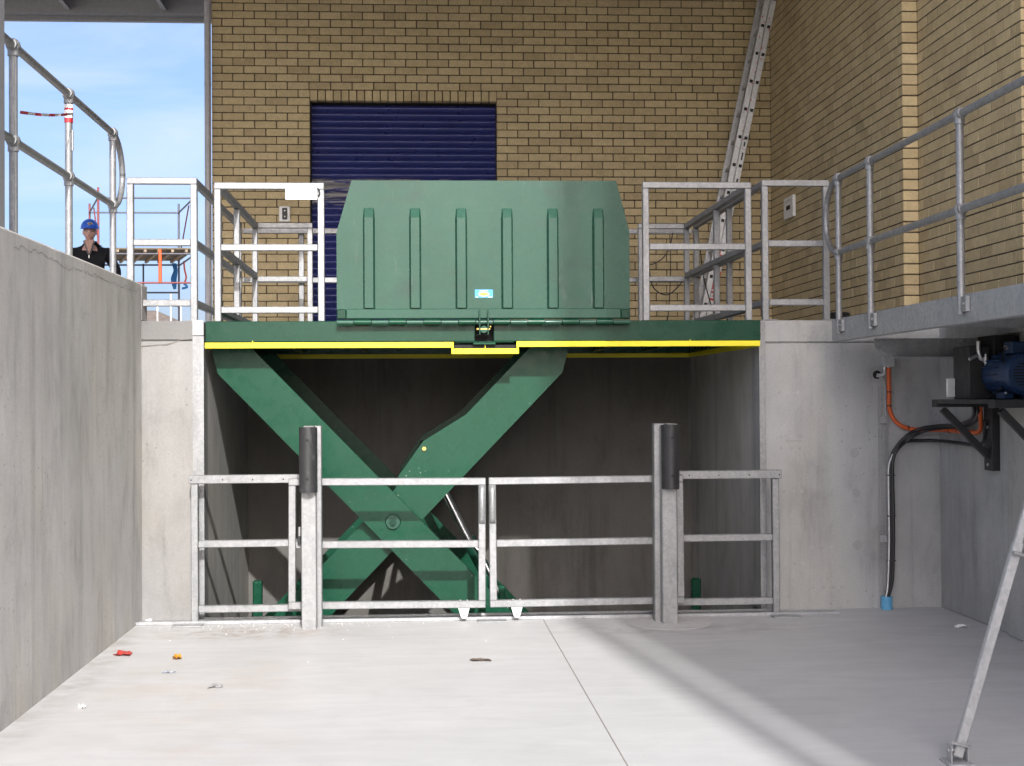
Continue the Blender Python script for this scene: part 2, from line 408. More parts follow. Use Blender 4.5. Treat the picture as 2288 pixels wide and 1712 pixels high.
# lift pit
t = thing('lift_pit', ((PX0+PX1)/2, 12.9, PITZ), 'concrete pit walls under and behind the green scissor lift', 'pit')
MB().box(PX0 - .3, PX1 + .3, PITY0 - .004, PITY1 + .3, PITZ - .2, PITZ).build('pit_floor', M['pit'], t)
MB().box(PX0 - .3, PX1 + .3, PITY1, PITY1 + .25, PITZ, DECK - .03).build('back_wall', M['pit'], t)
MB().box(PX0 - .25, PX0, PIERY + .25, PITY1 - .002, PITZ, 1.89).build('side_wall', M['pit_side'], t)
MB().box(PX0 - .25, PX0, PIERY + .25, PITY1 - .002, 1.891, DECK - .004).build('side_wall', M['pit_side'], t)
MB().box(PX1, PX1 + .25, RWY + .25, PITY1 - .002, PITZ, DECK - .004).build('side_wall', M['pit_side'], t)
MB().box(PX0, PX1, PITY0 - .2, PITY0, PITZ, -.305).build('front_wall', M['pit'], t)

# left retaining wall
t = thing('retaining_wall', (LWX, 3, 0), 'long streaked grey concrete wall along the left edge', 'wall')
mb = MB(); 
lwx = lambda y: LWX - .005*(PIERY - y)
ch = .012; yb_ = PIERY - .002; rows = [(0, 0), (0, LWT - ch), (-ch, LWT), (-.25 + ch, LWT), (-.25, LWT - ch), (-.25, 0)]
mb.add([(lwx(y) + dx, y, z) for y in (-9, yb_) for dx, z in rows], [(i, i + 6, (i + 1) % 6 + 6, (i + 1) % 6) for i in range(6)] + [(0, 1, 2, 3, 4, 5), (11, 10, 9, 8, 7, 6)]); mb.build('wall_panel', M['wall_l'], t)
mb = MB(); mb.cbox(LWX - .25, LWX, PIERY, PIERY + .25, DECK, LWT, .012); mb.build('wall_end', M['wall_l'], t)
# left pier
t = thing('concrete_pier', (-1.88, PIERY, 0), 'bright sunlit concrete pier left of the lift pit', 'pier')
MB().cbox(LWX - .25, PX0, PIERY, PIERY + .25, PITZ, 2.1275, .001).build('pier_body', M['pier'], t)
MB().cbox(LWX - .25, PX0 - .003, PIERY - .006, PIERY + .25, 2.13, DECK + .003, .012).build('pier_cap', M['cap'], t)
mb = MB(); mb.box(PX0 - .078, PX0 + .006, PIERY - .012, PIERY - .002, .02, 2.165); mb.box(PX0 - .001, PX0 + .006, PIERY - .0115, PIERY + .08, .02, 2.164)
mb.build('corner_angle', M['galv'], t)
mb = MB(); mb.box(PX0 - .078, PX0 + .005, PIERY - .013, PIERY - .007, 2.172, DECK + .006); mb.build('corner_plate', M['galv_dull'], t)
random.seed(3)
for (x, z) in ((-2.02, .62), (-1.93, .62), (-1.92, .28), (-1.84, 1.1)):
    MB().cyl((x, PIERY - .003, z), (x, PIERY + .01, z), .018, 14).build('tie_hole_plug', M['pier_plug'], t)
M['crack'] = plain('crack_shadow', (.20, .185, .17), .95)
def crack(parent, pts, ax, w=.004, seed=1, jit=.008):
    random.seed(seed); P = [Vector(p) for p in pts]; Q = []
    for i in range(len(P)-1):
        n_ = max(2, int((P[i+1]-P[i]).length/.05))
        for k in range(n_): Q.append(P[i].lerp(P[i+1], k/n_))
    Q.append(P[-1]); m_ = MB(); vs = []
    for q in Q:
        j = random.uniform(-jit, jit); ww = w*random.uniform(.3, 1)
        z = q.z + j
        if ax == 0: vs += [(q.x, q.y, z - ww/2), (q.x, q.y, z + ww/2)]
        else: vs += [(q.x + (j*.4), q.y, z - ww/2), (q.x + (j*.4), q.y, z + ww/2)]
    m_.add(vs, [(2*i, 2*i+2, 2*i+3, 2*i+1) for i in range(len(Q)-1)]); return m_.build('crack', M['crack'], parent)
crack(t, [(LWX + .0, PIERY - .008, 2.095), (-1.95, PIERY - .008, 2.10), (-1.80, PIERY - .008, 2.13), (-1.71, PIERY - .008, 2.142)], 1, .009, 3)
w_ = bpy.data.objects['retaining_wall']
crack(w_, [(lwx(y) + .0012, y, z) for y, z in ((7.9, 2.49), (8.4, 2.505), (9.0, 2.475), (9.5, 2.50), (10.3, 2.49), (11.35, 2.505))], 0, .0045, 4, .016)
crack(bpy.data.objects['lift_pit'], [(PX0 + .001, 12.2, -.1), (PX0 + .001, 12.9, .12), (PX0 + .001, 13.6, .27), (PX0 + .001, 14.38, .40)], 0, .006, 7)
# right front wall
t = thing('concrete_wall', (3.4, RWY, 0), 'grey concrete wall with tie-hole marks right of the lift pit', 'wall')
MB().cbox(PX1, RX + .24, RWY, RWY + .25, PITZ, 2.10, .006).build('wall_panel', M['wall_r'], t)
MB().cbox(PX1 + .003, RX + .24, RWY - .006, RWY + .25, 2.104, DECK, .012).build('wall_cap', M['wall_r'], t)
mb = MB(); mb.box(PX1 - .006, PX1 + .045, RWY - .010, RWY - .002, .02, 2.27); mb.build('corner_angle', M['galv'], t)
for row in ((1.71, (2.86, 2.94, 3.01)), (1.36, (2.87, 2.95, 3.02)), (1.27, (2.87, 2.955, 3.02)), (.93, (2.89, 2.965, 3.035)), (.36, (2.90, 2.97, 3.04)), (.485, (3.11, 3.19, 3.27)), (.17, (3.12, 3.2, 3.28, 3.35))):
    for x in row[1]:
        MB().cyl((x, RWY - .0025, row[0]), (x, RWY + .01, row[0]), random.uniform(.012, .018), 12).build('tie_hole_plug', M['patch'] if random.random() < .5 else M['plug'], t)
for x, z, s in ((3.46, 1.23, .04), (3.47, .91, .035), (3.48, .5, .04)):
    MB().cyl((x, RWY - .002, z), (x, RWY + .01, z), s, 14).build('mortar_patch', M['patch'], t)
MB().box(2.91, 3.04, RWY - .002, RWY + .01, 1.318, 1.335).build('mortar_patch', M['patch'], t)
# right side wall
t = thing('side_retaining_wall', (RX, 5, 0), 'grey concrete side wall under the steel walkway', 'wall')
MB().cbox(RX, RX + .25, -9, RWY - .003, 0, DECK - .02, .006).build('wall_panel', M['wall_r'], t)
MB().cbox(RX - .045, RX + .0, 9.0, 10.06, .0, 2.0, .01).build('buttress', M['wall_r'], t)

# ------------------------------------------------------------------ brick building
FY, FX0, FX1, SX, NX = 16.55, -2.25, 4.04, 4.04, 4.17
PILY, NEARY, ZT = 12.0, 9.9, 7.0
COURSE, ZREF, BL, BH, JT = .0875, 5.135, .230, .0775, .010
bld = thing('brick_building', (1, FY, DECK), 'buff brick building with dark raked joints around the roller door', 'building')
DX0, DX1, DTOP = -1.169, .92, 5.017
mb = MB()
mb.box(FX0, DX0, FY + .011, FY + .25, DECK - .05, ZT + .6); mb.box(DX1, FX1 + .3, FY + .011, FY + .25, DECK - .05, ZT + .6)
mb.box(DX0, DX1, FY + .011, FY + .25, DTOP + .006, ZT + .6)
mb.box(DX0 - .001, DX0 + .001, FY + .012, FY + .2, DECK, DTOP)
mb.build('rear_wall_backing', M['mortar'], bld)
mb = MB(); mb.box(SX + .004, SX + .3, PILY + .011, FY + .0105, DECK - .15, ZT + .6); mb.build('side_wall_backing', M['mortar'], bld)
mb = MB(); mb.box(NX + .004, NX + .35, NEARY + .011, PILY + .2, DECK - .15, ZT + .6); mb.build('side_wall_backing', M['mortar'], bld)
mb = MB(); mb.box(NX + .154, NX + .45, 3.0, NEARY + .2, DECK - .15, ZT + .6); mb.build('side_wall_backing', M['mortar'], bld)
mb = MB(); mb.box(NX + .5, 22, -9.5, 25, DECK - .1, ZT + .3); mb.build('building_core', M['render'], bld)
BR = []      # (origin corner, size along wall, face 'F' or 'S', z)  -> brick boxes x0,x1,y0,y1,z0,z1
random.seed(11)
k0 = math.floor((DECK - .05 - ZREF) / COURSE); k1 = int((ZT - ZREF) / COURSE)
BD = .06
def rnd(a): return random.uniform(-a, a)
for k in range(k0, k1):
    z0 = ZREF + k*COURSE + JT/2 + rnd(.0012); z1 = z0 + BH
    # rear wall facing the yard
    odd = (k % 2 == 0)          # course right above ZREF counts as row of halves
    segs = [(FX0, FX1)]
    if z1 <= ZREF + .001: segs = [(FX0, DX0), (DX1, FX1)]
    for (a, b_) in segs:
        x = a
        first = True
        while x < b_ - .03:
            L = BL
            if first:
                if a == FX0: L = .226 if (k % 2) else .108
                else: L = .11 if (k % 2) else BL
                first = False
            e = min(x + L, b_ - .0005)
            if b_ - e < .05: e = b_ - .0005
            d = rnd(.0018)
            BR.append(('F', x + rnd(.001), e + rnd(.001), FY + d, FY + BD, z0, z1))
            x = e + JT
    # side wall (runs towards the camera), three steps
    for (xf, ya, yb) in ((SX, PILY + .112, FY - .004), (NX, NEARY + .112, PILY - .001), (NX + .15, 7.0, NEARY - .001)):
        y = yb - (.0 if k % 2 else .12); 
        if not (k % 2): BR.append(('S', xf + rnd(.0015), xf + BD, yb - .11, yb, z0, z1))
        while y > ya + .02:
            e = max(y - BL, ya)
            if e - ya < .05: e = ya
            BR.append(('S', xf + rnd(.0015), xf + BD, e, y, z0, z1)); y = e - JT
    # return faces of the steps: one header brick showing its end to the yard
    for (xa, xb, yf) in ((SX, NX + .005, PILY), (NX, NX + .155, NEARY)):
        BR.append(('R', xa, xb - .001, yf + rnd(.0015), yf + .108, z0, z1))
def brick_score(b):
    c = Vector(((b[1]+b[2])/2, (b[3]+b[4])/2, (b[5]+b[6])/2)) - Vector((0, 0, CAMH))
    d = c.dot(fw); u, v = c.dot(rt)/d*3300, c.dot(up)/d*3300
    if abs(u) > 1130 or abs(v) > 845: return 0
    if v < 170: return 0
    if -400 < u < 250 and 100 < v < 520 and b[0] == 'F': return 0
    w = (b[2]-b[1]) if b[0] != 'S' else (b[4]-b[3]) * abs(c.x)/d
    return w*(b[6]-b[5])/d**2
BR.sort(key=brick_score, reverse=True)
cache = {}
for b in BR[:300]:
    dims = (round(b[2]-b[1], 2), round(b[4]-b[3], 2)); key = (b[0],) + dims
    if key not in cache:
        m_ = MB(); m_.cbox(0, dims[0], 0, dims[1], 0, BH, .0015 if b[0] == 'S' else .004); o = m_.build('brick', M['brick']); cache[key] = o.data
    else:
        o = bpy.data.objects.new('brick', cache[key]); C.objects.link(o)
    o.parent = bld; o.location = Vector((b[1], b[3], b[5])) - bld.location
mb = MB()
for b in BR[300:]:
    mb.cbox(b[1], b[2], b[3], b[4], b[5], b[6], .0015 if b[0] == 'S' else .004)
tag(mb.build('brickwork', M['brick'], bld), kind='stuff')
# soldier course over the roller door
n = 24; w = (DX1 - DX0) / n
for i in range(n):
    x = DX0 + i*w
    MB().cbox(x + .005, x + w - .005, FY + rnd(.002), FY + .112, DTOP + rnd(.002), ZREF - .005, .004).build('soldier_brick', M['brick'], bld)
mb = MB(); mb.box(DX0 + .002, DX1 - .002, FY + .011, FY + .108, DTOP + .008, ZREF); mb.build('soldier_course_backing', M['mortar'], bld)
# reveals of the door opening
mb = MB()
for k in range(k0, -1):
    z0 = ZREF + k*COURSE + JT/2
    for (xa, xb) in ((DX0 - .06, DX0 - .0008), (DX1 + .0008, DX1 + .06)):
        mb.cbox(xa, xb, FY + BD + .008, FY + .21, z0, z0 + BH, .004)
tag(mb.build('reveal_bricks', M['brick'], bld), kind='stuff')
# roller door, one object per slat
door = MB().box(DX0, DX1, FY + .205, FY + .22, DECK, DTOP + .2).build('roller_door', M['dark'], bld)
door['label'] = 'dark indigo roller door of horizontal slats'
SP = .0755; NS = int((DTOP + .02 - DECK) / SP)
def slat_mesh(name, mat):
    prof = []
    for i in range(7):
        a = math.pi * i / 6
        prof.append((FY + .165 - .030*math.sin(a)**1.4, SP*.10 + SP*.80*i/6))
    prof = [(FY + .172, 0)] + prof + [(FY + .172, SP - .002)]
    vs = []; fs = []
    for p in prof: vs += [(DX0 + .012, p[0], p[1]), (DX1 - .012, p[0], p[1])]
    for i in range(len(prof)-1): fs.append((2*i, 2*i+1, 2*i+3, 2*i+2))
    m_ = MB(); m_.add(vs, fs, 0, True)
    off = m_.build(name, mat); d = off.data; bpy.data.objects.remove(off); return d
sl, slw = slat_mesh('slat', M['door']), slat_mesh('slat', M['door_worn'])
for i in range(NS):
    zc = DECK + i*SP
    o = bpy.data.objects.new('slat', slw if 3.84 < zc < 4.13 else sl); C.objects.link(o); o.parent = door
    o.location = Vector((0, 0, zc)) - bld.location
for x in (DX0 + .006, DX1 - .006):
    mb = MB(); mb.box(x - .006, x + .006, FY + .135, FY + .2, DECK, DTOP); mb.build('guide_rail', M['dark'], door)
# downpipe at the building corner
mb = MB(); mb.cyl((-2.29, FY - .03, DECK + .12), (-2.29, FY - .03, ZT), .036, 14)
mb.tube([(-2.29, FY - .03, DECK + .14), (-2.30, FY - .05, DECK + .08), (-2.36, FY - .1, DECK + .02), (-2.41, FY - .15, DECK - .005)], .036, 12)
dp = mb.build('downpipe', M['pipe_grey'], bld)
for z in (2.95, 5.17):
    MB().cyl((-2.29, FY - .03, z), (-2.29, FY - .03, z + .018), .041, 14).build('bracket', M['pipe_grey'], dp)
# wall boxes
t = thing('switch_box', (-1.45, FY, 3.74), 'white switch box with black insert on the brick left of the roller door', 'switch')
MB().cbox(-1.51, -1.388, FY - .05, FY - .001, 3.655, 3.828, .008).build('plate', M['white'], t)
MB().cbox(-1.475, -1.418, FY - .058, FY - .05, 3.678, 3.808, .004).build('insert', M['black_steel'], t)
for z in (3.71, 3.775): MB().cyl((-1.446, FY - .066, z), (-1.446, FY - .058, z), .008, 10).build('button', M['white'], t)
t = thing('notice_plate', (SX, 15.65, 3.72), 'small white notice plate with dark panel on the right brick wall', 'sign')
MB().cbox(SX - .035, SX - .002, 15.46, 15.85, 3.6, 3.83, .004).build('plate', M['white'], t)
MB().box(SX - .038, SX - .0355, 15.57, 15.73, 3.69, 3.735).build('printed_panel', M['dark'], t)
for z in (3.79, 3.778): MB().box(SX - .0372, SX - .0356, 15.54, 15.77, z, z + .005).build('printed_line', M['lightgrey'], t)

# ------------------------------------------------------------------ canopy roof
t = thing('canopy_roof', (-1, 14, 7.0), 'flat steel canopy roof with fascia high over the loading dock', 'roof')
MB().box(-9, FX0 + .02, 7.9, 20.0, 7.06, 7.12).build('roof_sheet', M['roof'], t)
MB().box(FX0 + .02, 4.6, 7.9, 16.3, 7.06, 7.12).build('roof_sheet', M['roof'], t)
MB().cbox(-9, FX0 + .0, 19.9, 20.06, 6.83, 7.15, .01).build('fascia', M['roof'], t)
MB().cbox(-9, FX0 + .0, 20.062, 20.16, 6.775, 6.85, .01).build('gutter', M['roof'], t)
MB().cbox(-9, 4.5, 7.9, 8.06, 6.86, 7.13, .01).build('fascia', M['roof'], t)
for x in (-8.4, -7.13, -5.87, -4.6, -3.34):
    mb = MB(); mb.box(x - .008, x + .008, 8.1, 19.89, 6.88, 7.055); mb.box(x - .008, x + .05, 8.1, 19.89, 6.87, 6.879); mb.build('purlin', M['roof'], t)
for x in (-2.0, -.7, .6, 1.9, 3.2):
    mb = MB(); mb.box(x - .008, x + .008, 8.1, 16.2, 6.88, 7.055); mb.box(x - .008, x + .05, 8.1, 16.2, 6.87, 6.879); mb.build('purlin', M['roof'], t)
mb = MB(); mb.cbox(-2.38, -2.145, 7.66, 7.89, LWT - .01, 6.9, .012); mb.build('column', M['column'], t)
mb = MB(); mb.cbox(-8.9, -8.65, 7.66, 7.89, DECK - .02, 6.9, .012); mb.build('column', M['column'], t)

# neighbouring tall hall out of frame to the right: its corner throws the shade on the right half
t = thing('tall_hall', (12, -16, 0), 'tall plain hall far right behind the camera, only its shadow seen', 'building')
HX, HY0, HY1, HH = 1.70 + .125*(8.8 + 16), -16, -11.5, 20
MB().box(HX, 30, HY0, HY1, 0, HH).build('wall', M['render'], t)
MB().box(HX - .02, 30.1, HY0 - .1, HY1 + .1, HH, HH + .25).build('roof', M['roof'], t)
MB().cyl((HX - .185, HY0 + .1, 0), (HX - .185, HY0 + .1, HH + .1), .10, 12).build('downpipe', M['pipe_grey'], t)

# ------------------------------------------------------------------ scissor lift
lift = thing('scissor_lift', (.5, 12.8, PITZ), 'green scissor lift raised to dock level with yellow safety bar and flap', 'scissor lift')
G, GD = M['green'], M['green_dark']
LX0, LX1, LY0, LY1 = -1.605, 2.69, 11.40, 14.34
ZB = 2.118
mb = MB()
hx0, hx1, hz0, hz1 = .455, .599, 2.11, 2.247
mb.cbox(LX0, hx0, LY0, LY0 + .03, ZB, DECK - .003, .005); mb.cbox(hx1, LX1, LY0, LY0 + .03, ZB, DECK - .003, .005)
mb.box(hx0 + .0005, hx1 - .0005, LY0 + .001, LY0 + .03, hz1, DECK - .004)
mb.box(LX0 + .001, LX0 + .04, LY0 + .031, LY1, ZB, DECK - .003); mb.box(LX1 - .04, LX1 - .001, LY0 + .031, LY1, ZB, DECK - .003)
mb.box(LX0 + .041, LX1 - .041, LY1 - .04, LY1, ZB, DECK - .003)
mb.build('platform_edge', M['green_band'], lift)
MB().box(LX0 + .042, LX1 - .042, LY0 + .0305, LY1 - .041, DECK - .02, DECK - .002).build('platform_deck', M['green'], lift)
mb = MB()
for x in (-1.1, -.5, 1.1, 1.7, 2.2): mb.box(x, x + .05, LY0 + .032, LY1 - .042, ZB + .01, DECK - .021)
mb.build('deck_joists', GD, lift)
MB().box(hx0 - .02, hx1 + .02, LY0 + .12, LY0 + .13, hz0 - .02, hz1 + .02).build('latch_recess', M['dark'], lift)
mb = MB(); mb.cbox(.44, .612, LY0 - .03, LY0 + .028, 2.092, 2.109, .003); mb.cbox(.30, .755, LY0 - .015, LY0 + .028, 2.1095, 2.1175, .003)
mb.build('latch_shelf', G, lift)
# yellow safety bar all round, stepped down below the latch
mb = MB(); yb = 2.070
mb.cbox(LX0 - .003, .29, LY0 - .012, LY0 + .004, yb, yb + .043, .002); mb.cbox(.775, LX1 - .006, LY0 - .012, LY0 + .004, yb + .004, yb + .047, .002)
mb.cbox(.272, .793, LY0 - .013, LY0 + .005, 2.020, 2.062, .002)
mb.cbox(.272, .2895, LY0 - .0115, LY0 + .0035, 2.062, 2.112, .002); mb.cbox(.7755, .793, LY0 - .0115, LY0 + .0035, 2.062, 2.116, .002)
mb.box(.5305, .5345, LY0 - .01, LY0, 2.062, 2.095)
for x in (-1.25, 2.13): mb.box(x, x + .005, LY0 - .0105, LY0, yb + .04, yb + .058)
sb = mb.build('safety_bar', M['yellow'], lift); sb['label'] = 'bright yellow safety bar under the platform front'
mb = MB(); mb.cbox(LX0, LX0 + .015, LY0 + .01, LY1 + .01, yb, yb + .043, .002); mb.cbox(LX1 - .02, LX1 - .005, LY0 + .01, LY1 + .01, yb, yb + .043, .002)
mb.cbox(LX0 + .016, LX1 - .021, LY1 - .004, LY1 + .011, yb, yb + .043, .002)
mb.build('safety_bar', M['yellow'], lift)
MB().box(LX0 + .02, .288, LY0 + .006, LY0 + .014, 2.078, 2.1175).build('light_stop', M['dark'], lift); MB().box(.777, LX1 - .03, LY0 + .006, LY0 + .014, 2.082, 2.1175).build('light_stop', M['dark'], lift)  # dark plates added behind the bar to stop sun leaking through the gap
MB().box(.295, .77, LY0 + .008, LY0 + .016, 2.03, 2.09).build('light_stop', M['dark'], lift)  # added plate closing the stepped part against stray sun
# scissor arms
def arm(name, sign, y0, y1, lug=False):
    cx, cz, wd = -.188, .712, .163
    d = Vector((sign*.695, -.719)).normalized() if sign > 0 else Vector((-.695, -.719)).normalized()
    nrm = Vector((-d.y, d.x))
    if nrm.y < 0: nrm = -nrm
    def P(s, w): q = Vector((cx, cz)) + d*s + nrm*w; return (q.x, q.y)
    zt, zb = 2.105, PITZ + .06
    def atz(w, z): return ((z - cz) - nrm.y*w) / d.y
    st_hi, st_lo = atz(wd, zt), atz(-wd, 1.88)
    side_top = (P(st_lo, -wd)[0] - sign*.06, zt)
    pts = [P(st_hi, wd)]
    if lug:
        pts += [P(atz(wd, 1.55), wd), P(-.62, wd + .10), P(-.28, wd + .05)[0:2], P(-.20, wd)]
    pts += [P(atz(wd, .12), wd), P(atz(wd, zb + .25), wd), P(atz(0, zb), wd*.4), P(atz(-wd, zb), -wd), P(st_lo, -wd), side_top]
    if sign < 0: pass
    m_ = MB(); m_.prism(pts, 1, y0, y1)
    return m_.build(name, G, lift)
arm('scissor_arm', 1, 11.65, 11.71); arm('scissor_arm', -1, 11.78, 11.84, True)
arm('scissor_arm', 1, 13.86, 13.92); arm('scissor_arm', -1, 13.64, 13.70, True)
pn = MB().cyl((-.188, 11.622, .712), (-.188, 11.65, .712), .054, 24, r2=.062).build('pivot_pin', M['green_flap'], lift)
mb = MB(); mb.cyl((-.188, 11.598, .712), (-.188, 11.6215, .712), .028, 6); mb.build('bolt_head', M['green_dark'], pn)
MB().cyl((-.188, 11.711, .712), (-.188, 13.86, .712), .045, 16).build('pivot_shaft', GD, lift)
MB().cyl((.06, 11.76, 1.28), (.06, 11.779, 1.28), .017, 6).build('lug_bolt', M['brass'], lift)
MB().cyl((.06, 11.841, 1.275), (.06, 13.64, 1.275), .03, 12).build('cylinder_shaft', GD, lift)
for y in (12.45, 13.15):
    MB().cyl((.05, y, 1.275), (.47, y, .42), .038, 16).build('piston_rod', M['chrome'], lift)
    cb = MB().cyl((.455, y, .44), (1.0, y, -.62), .055, 14).build('cylinder_barrel', GD, lift)
    MB().tube([(.47, y - .06, .45), (.52, y - .08, .40), (.7, y - .08, .02), (.9, y - .08, -.4)], .012, 8).build('hydraulic_pipe', M['bolt'], cb)
for x in (-.85, .62):
    s_ = -1 if x < 0 else 1
    MB().cbox(x - .06, x + .06, 11.85, 13.63, .68 - abs(x + .19)*1.03 - .06, .68 - abs(x + .19)*1.03 + .06, .01).build('cross_tube', GD, lift)
for x in (.52, .66): MB().cbox(x, x + .05, 11.99, 12.05, PITZ, .24 - (x - .52)*.6, .006).build('lock_bar', G, lift)
mb = MB()
for y in (11.64, 13.62): mb.cbox(-1.5, 1.4, y, y + .12, PITZ + .002, PITZ + .10, .006)
for x in (-1.5, 1.32): mb.cbox(x, x + .08, 11.765, 13.615, PITZ + .003, PITZ + .09, .006)
mb.build('base_frame', GD, lift)
for (x, y) in ((-1.475, 13.78), (2.57, 13.5)):
    MB().cbox(x - .043, x + .043, y, y + .086, PITZ, .005, .012).build('stop_post', G, lift)
# hinged loading flap, standing upright
fl = MB(); fy = 11.345
fl.prism([(-.603, 2.286), (1.653, 2.286), (1.653, 2.965), (1.552, 3.356), (-.487, 3.352), (-.603, 2.955)], 1, fy, fy + .014)
flap = fl.build('loading_flap', M['green_flap'], lift); flap['label'] = 'upright green flap plate with six ribs'
def rib(x):
    m_ = MB(); w, d = .092, .042
    z0, z1, z2 = 2.372, 3.062, 3.14
    b = .014
    prof = [(0, 0), (b, -d), (w - b, -d), (w, 0)]
    vs = [(x + p, fy + q, z0) for p, q in prof] + [(x + p, fy + q, z1) for p, q in prof] + [(x + .006, fy - .001, z2 - .01), (x + w - .006, fy - .001, z2 - .01), (x + b, fy - .006, z2), (x + w - b, fy - .006, z2)]
    fs = [(0,1,5,4), (1,2,6,5), (2,3,7,6), (4,5,10,8), (5,6,11,10), (6,7,9,11), (8,10,11,9), (3,2,1,0)]
    m_.add(vs, fs); return m_.build('rib', M['green_flap'], flap)
for i in range(6): rib(-.402 + .353*i)
mb = MB(); mb.cbox(-.53, 1.58, fy - .03, fy - .001, 2.29, 2.366, .006); mb.build('foot_bar', M['green_flap'], flap)
for x in (-.602, 1.582): MB().cbox(x, x + .07, fy - .026, fy - .001, 2.289, 2.364, .006).build('foot_bar_end', M['green_dark'], flap)
kn = 17; kw = (1.655 + .605) / kn
for i in range(kn):
    x = -.605 + i*kw
    MB().cyl((x + .003, fy - .02, 2.262 + (.002 if i % 2 else 0)), (x + kw - .003, fy - .02, 2.262 + (.002 if i % 2 else 0)), .0195 + (.0015 if i % 2 else 0), 14).build('hinge_knuckle', G if i % 2 else M['green_flap'], flap)
# sticker
mb = MB(); sy = fy - .0015
def sheet(m_, x0, x1, z0, z1, y, mi): m_.add([(x0,y,z0),(x1,y,z0),(x1,y,z1),(x0,y,z1)], [(0,1,2,3)], mi)
def ell(m_, cx, cz, rx, rz, y, mi, star=0, n=24):
    pts = []
    for i in range(n):
        a = 2*math.pi*i/n; k = 1 + (star if i % 2 else 0); pts.append((cx + rx*k*math.cos(a), y, cz + rz*k*math.sin(a)))
    m_.add(pts, [list(range(n))], mi)
sheet(mb, .454, .592, 2.452, 2.514, sy, 0)
ell(mb, .522, 2.479, .040, .017, sy - .0006, 1, .15); ell(mb, .522, 2.479, .034, .013, sy - .0012, 2)
sheet(mb, .496, .548, 2.4775, 2.4805, sy - .0018, 3); sheet(mb, .502, .542, 2.470, 2.473, sy - .0018, 3)
sheet(mb, .488, .552, 2.503, 2.508, sy - .0006, 1); sheet(mb, .458, .480, 2.455, 2.459, sy - .0006, 1); sheet(mb, .553, .588, 2.455, 2.459, sy - .0006, 1)
M['st_blue'] = plain('sticker_blue', (.05, .36, .72), .4); M['st_yel'] = plain('sticker_yellow', (.85, .58, .08), .4); M['st_org'] = plain('sticker_orange', (.55, .2, .02), .4)
st = mb.build('sticker', [M['st_blue'], M['white'], M['st_yel'], M['st_org']], flap); st['label'] = 'small blue sticker with yellow oval emblem'
# latch
mb = MB()
for x in (.482, .546): mb.cbox(x, x + .010, fy - .075, fy - .031, 2.165, 2.355, .003)
lt = mb.build('latch_plate', M['green_flap'], flap)
MB().cyl((.519, fy - .06, 2.205), (.519, fy + .06, 2.205), .0275, 20).build('latch_pin', M['green_flap'], flap)
mb = MB(); mb.cyl((.468, fy - .055, 2.207), (.566, fy - .055, 2.207), .006, 8); mb.ball((.468, fy - .055, 2.207), .009); mb.ball((.568, fy - .055, 2.225), .009); mb.build('split_pin', M['brass'], flap)

# square-tube guard frames -------------------------------------------------
TW = .051
def frame_x(parent, x0, x1, y, z0, zt, zs, mat, names=('post','top_rail','rail')):
    """frame in the X direction: two posts, top rail and lower rails"""
    MB().cbox(x0, x0 + TW, y, y + TW, z0, zt - TW, .005).build('post', mat, parent)
    MB().cbox(x1 - TW, x1, y, y + TW, z0, zt - TW, .005).build('post', mat, parent)
    MB().cbox(x0, x1, y, y + TW, zt - TW + .0005, zt, .005).build('top_rail', mat, parent)
    for z in zs:
        MB().cbox(x0 + TW + .0005, x1 - TW - .0005, y + .001, y + TW - .001, z, z + TW, .005).build('rail', mat, parent)
def frame_y(parent, x, y0, y1, z0, zt, zs, posts, mat):
    MB().cbox(x, x + TW, y0, y1, zt - TW + .0005, zt, .005).build('top_rail', mat, parent)
    for z in zs: MB().cbox(x + .001, x + TW - .001, y0, y1, z, z + TW, .005).build('rail', mat, parent)
    for y in posts:
        zz = [z0] + [v for v in zs] + [zt - TW]
        lo = z0
        for v in list(zs) + [zt - TW]:
            a, b = lo, v - .0005
            if b - a > .03: MB().cbox(x + .0005, x + TW - .0005, y, y + TW, a, b, .005).build('post', mat, parent)
            lo = v + TW + .0005
def feet(parent, pts, z, mat):
    for (x, y) in pts: MB().cbox(x - .05, x + .05, y - .05, y + .05, z, z + .008, .002).build('foot_plate', mat, parent)
GV = M['galv']
ZP, ZD = 3.362, 3.392
rl = [2.345, 2.828]
rl_d = [2.400, 2.866]
# frames standing on the platform are parts of the lift
fa = MB().cbox(-1.55, -.705, 11.5, 11.5 + TW, ZP - TW - .006, ZP - .006, .005).build('guard_frame', GV, lift)
for x in (-1.55, -.705 - TW): MB().cbox(x, x + TW, 11.5, 11.5 + TW, DECK, ZP - TW - .0065, .005).build('post', GV, fa)
for z in rl: MB().cbox(-1.55 + TW + .0005, -.705 - TW - .0005, 11.501, 11.5 + TW - .001, z, z + TW, .005).build('rail', GV, fa)
pl = MB().cbox(-1.003, -.757, 11.488, 11.496, 3.222, 3.318, .003).build('blank_plate', M['white_painted'], fa)
mb = MB(); mb.tube([(-.757, 11.49, 3.31), (-.742, 11.485, 3.295), (-.738, 11.485, 3.265), (-.75, 11.487, 3.25)], .006, 6); mb.build('hook', M['dark'], fa)
fb = MB().cbox(1.783, 2.649, 11.5, 11.5 + TW, ZP - TW + .012, ZP + .012, .005).build('guard_frame', GV, lift)
for x in (1.783, 2.649 - TW): MB().cbox(x, x + TW, 11.5, 11.5 + TW, DECK, ZP - TW + .0115, .005).build('post', GV, fb)
for z in rl: MB().cbox(1.783 + TW + .0005, 2.649 - TW - .0005, 11.501, 11.5 + TW - .001, z + .01, z + TW + .01, .005).build('rail', GV, fb)
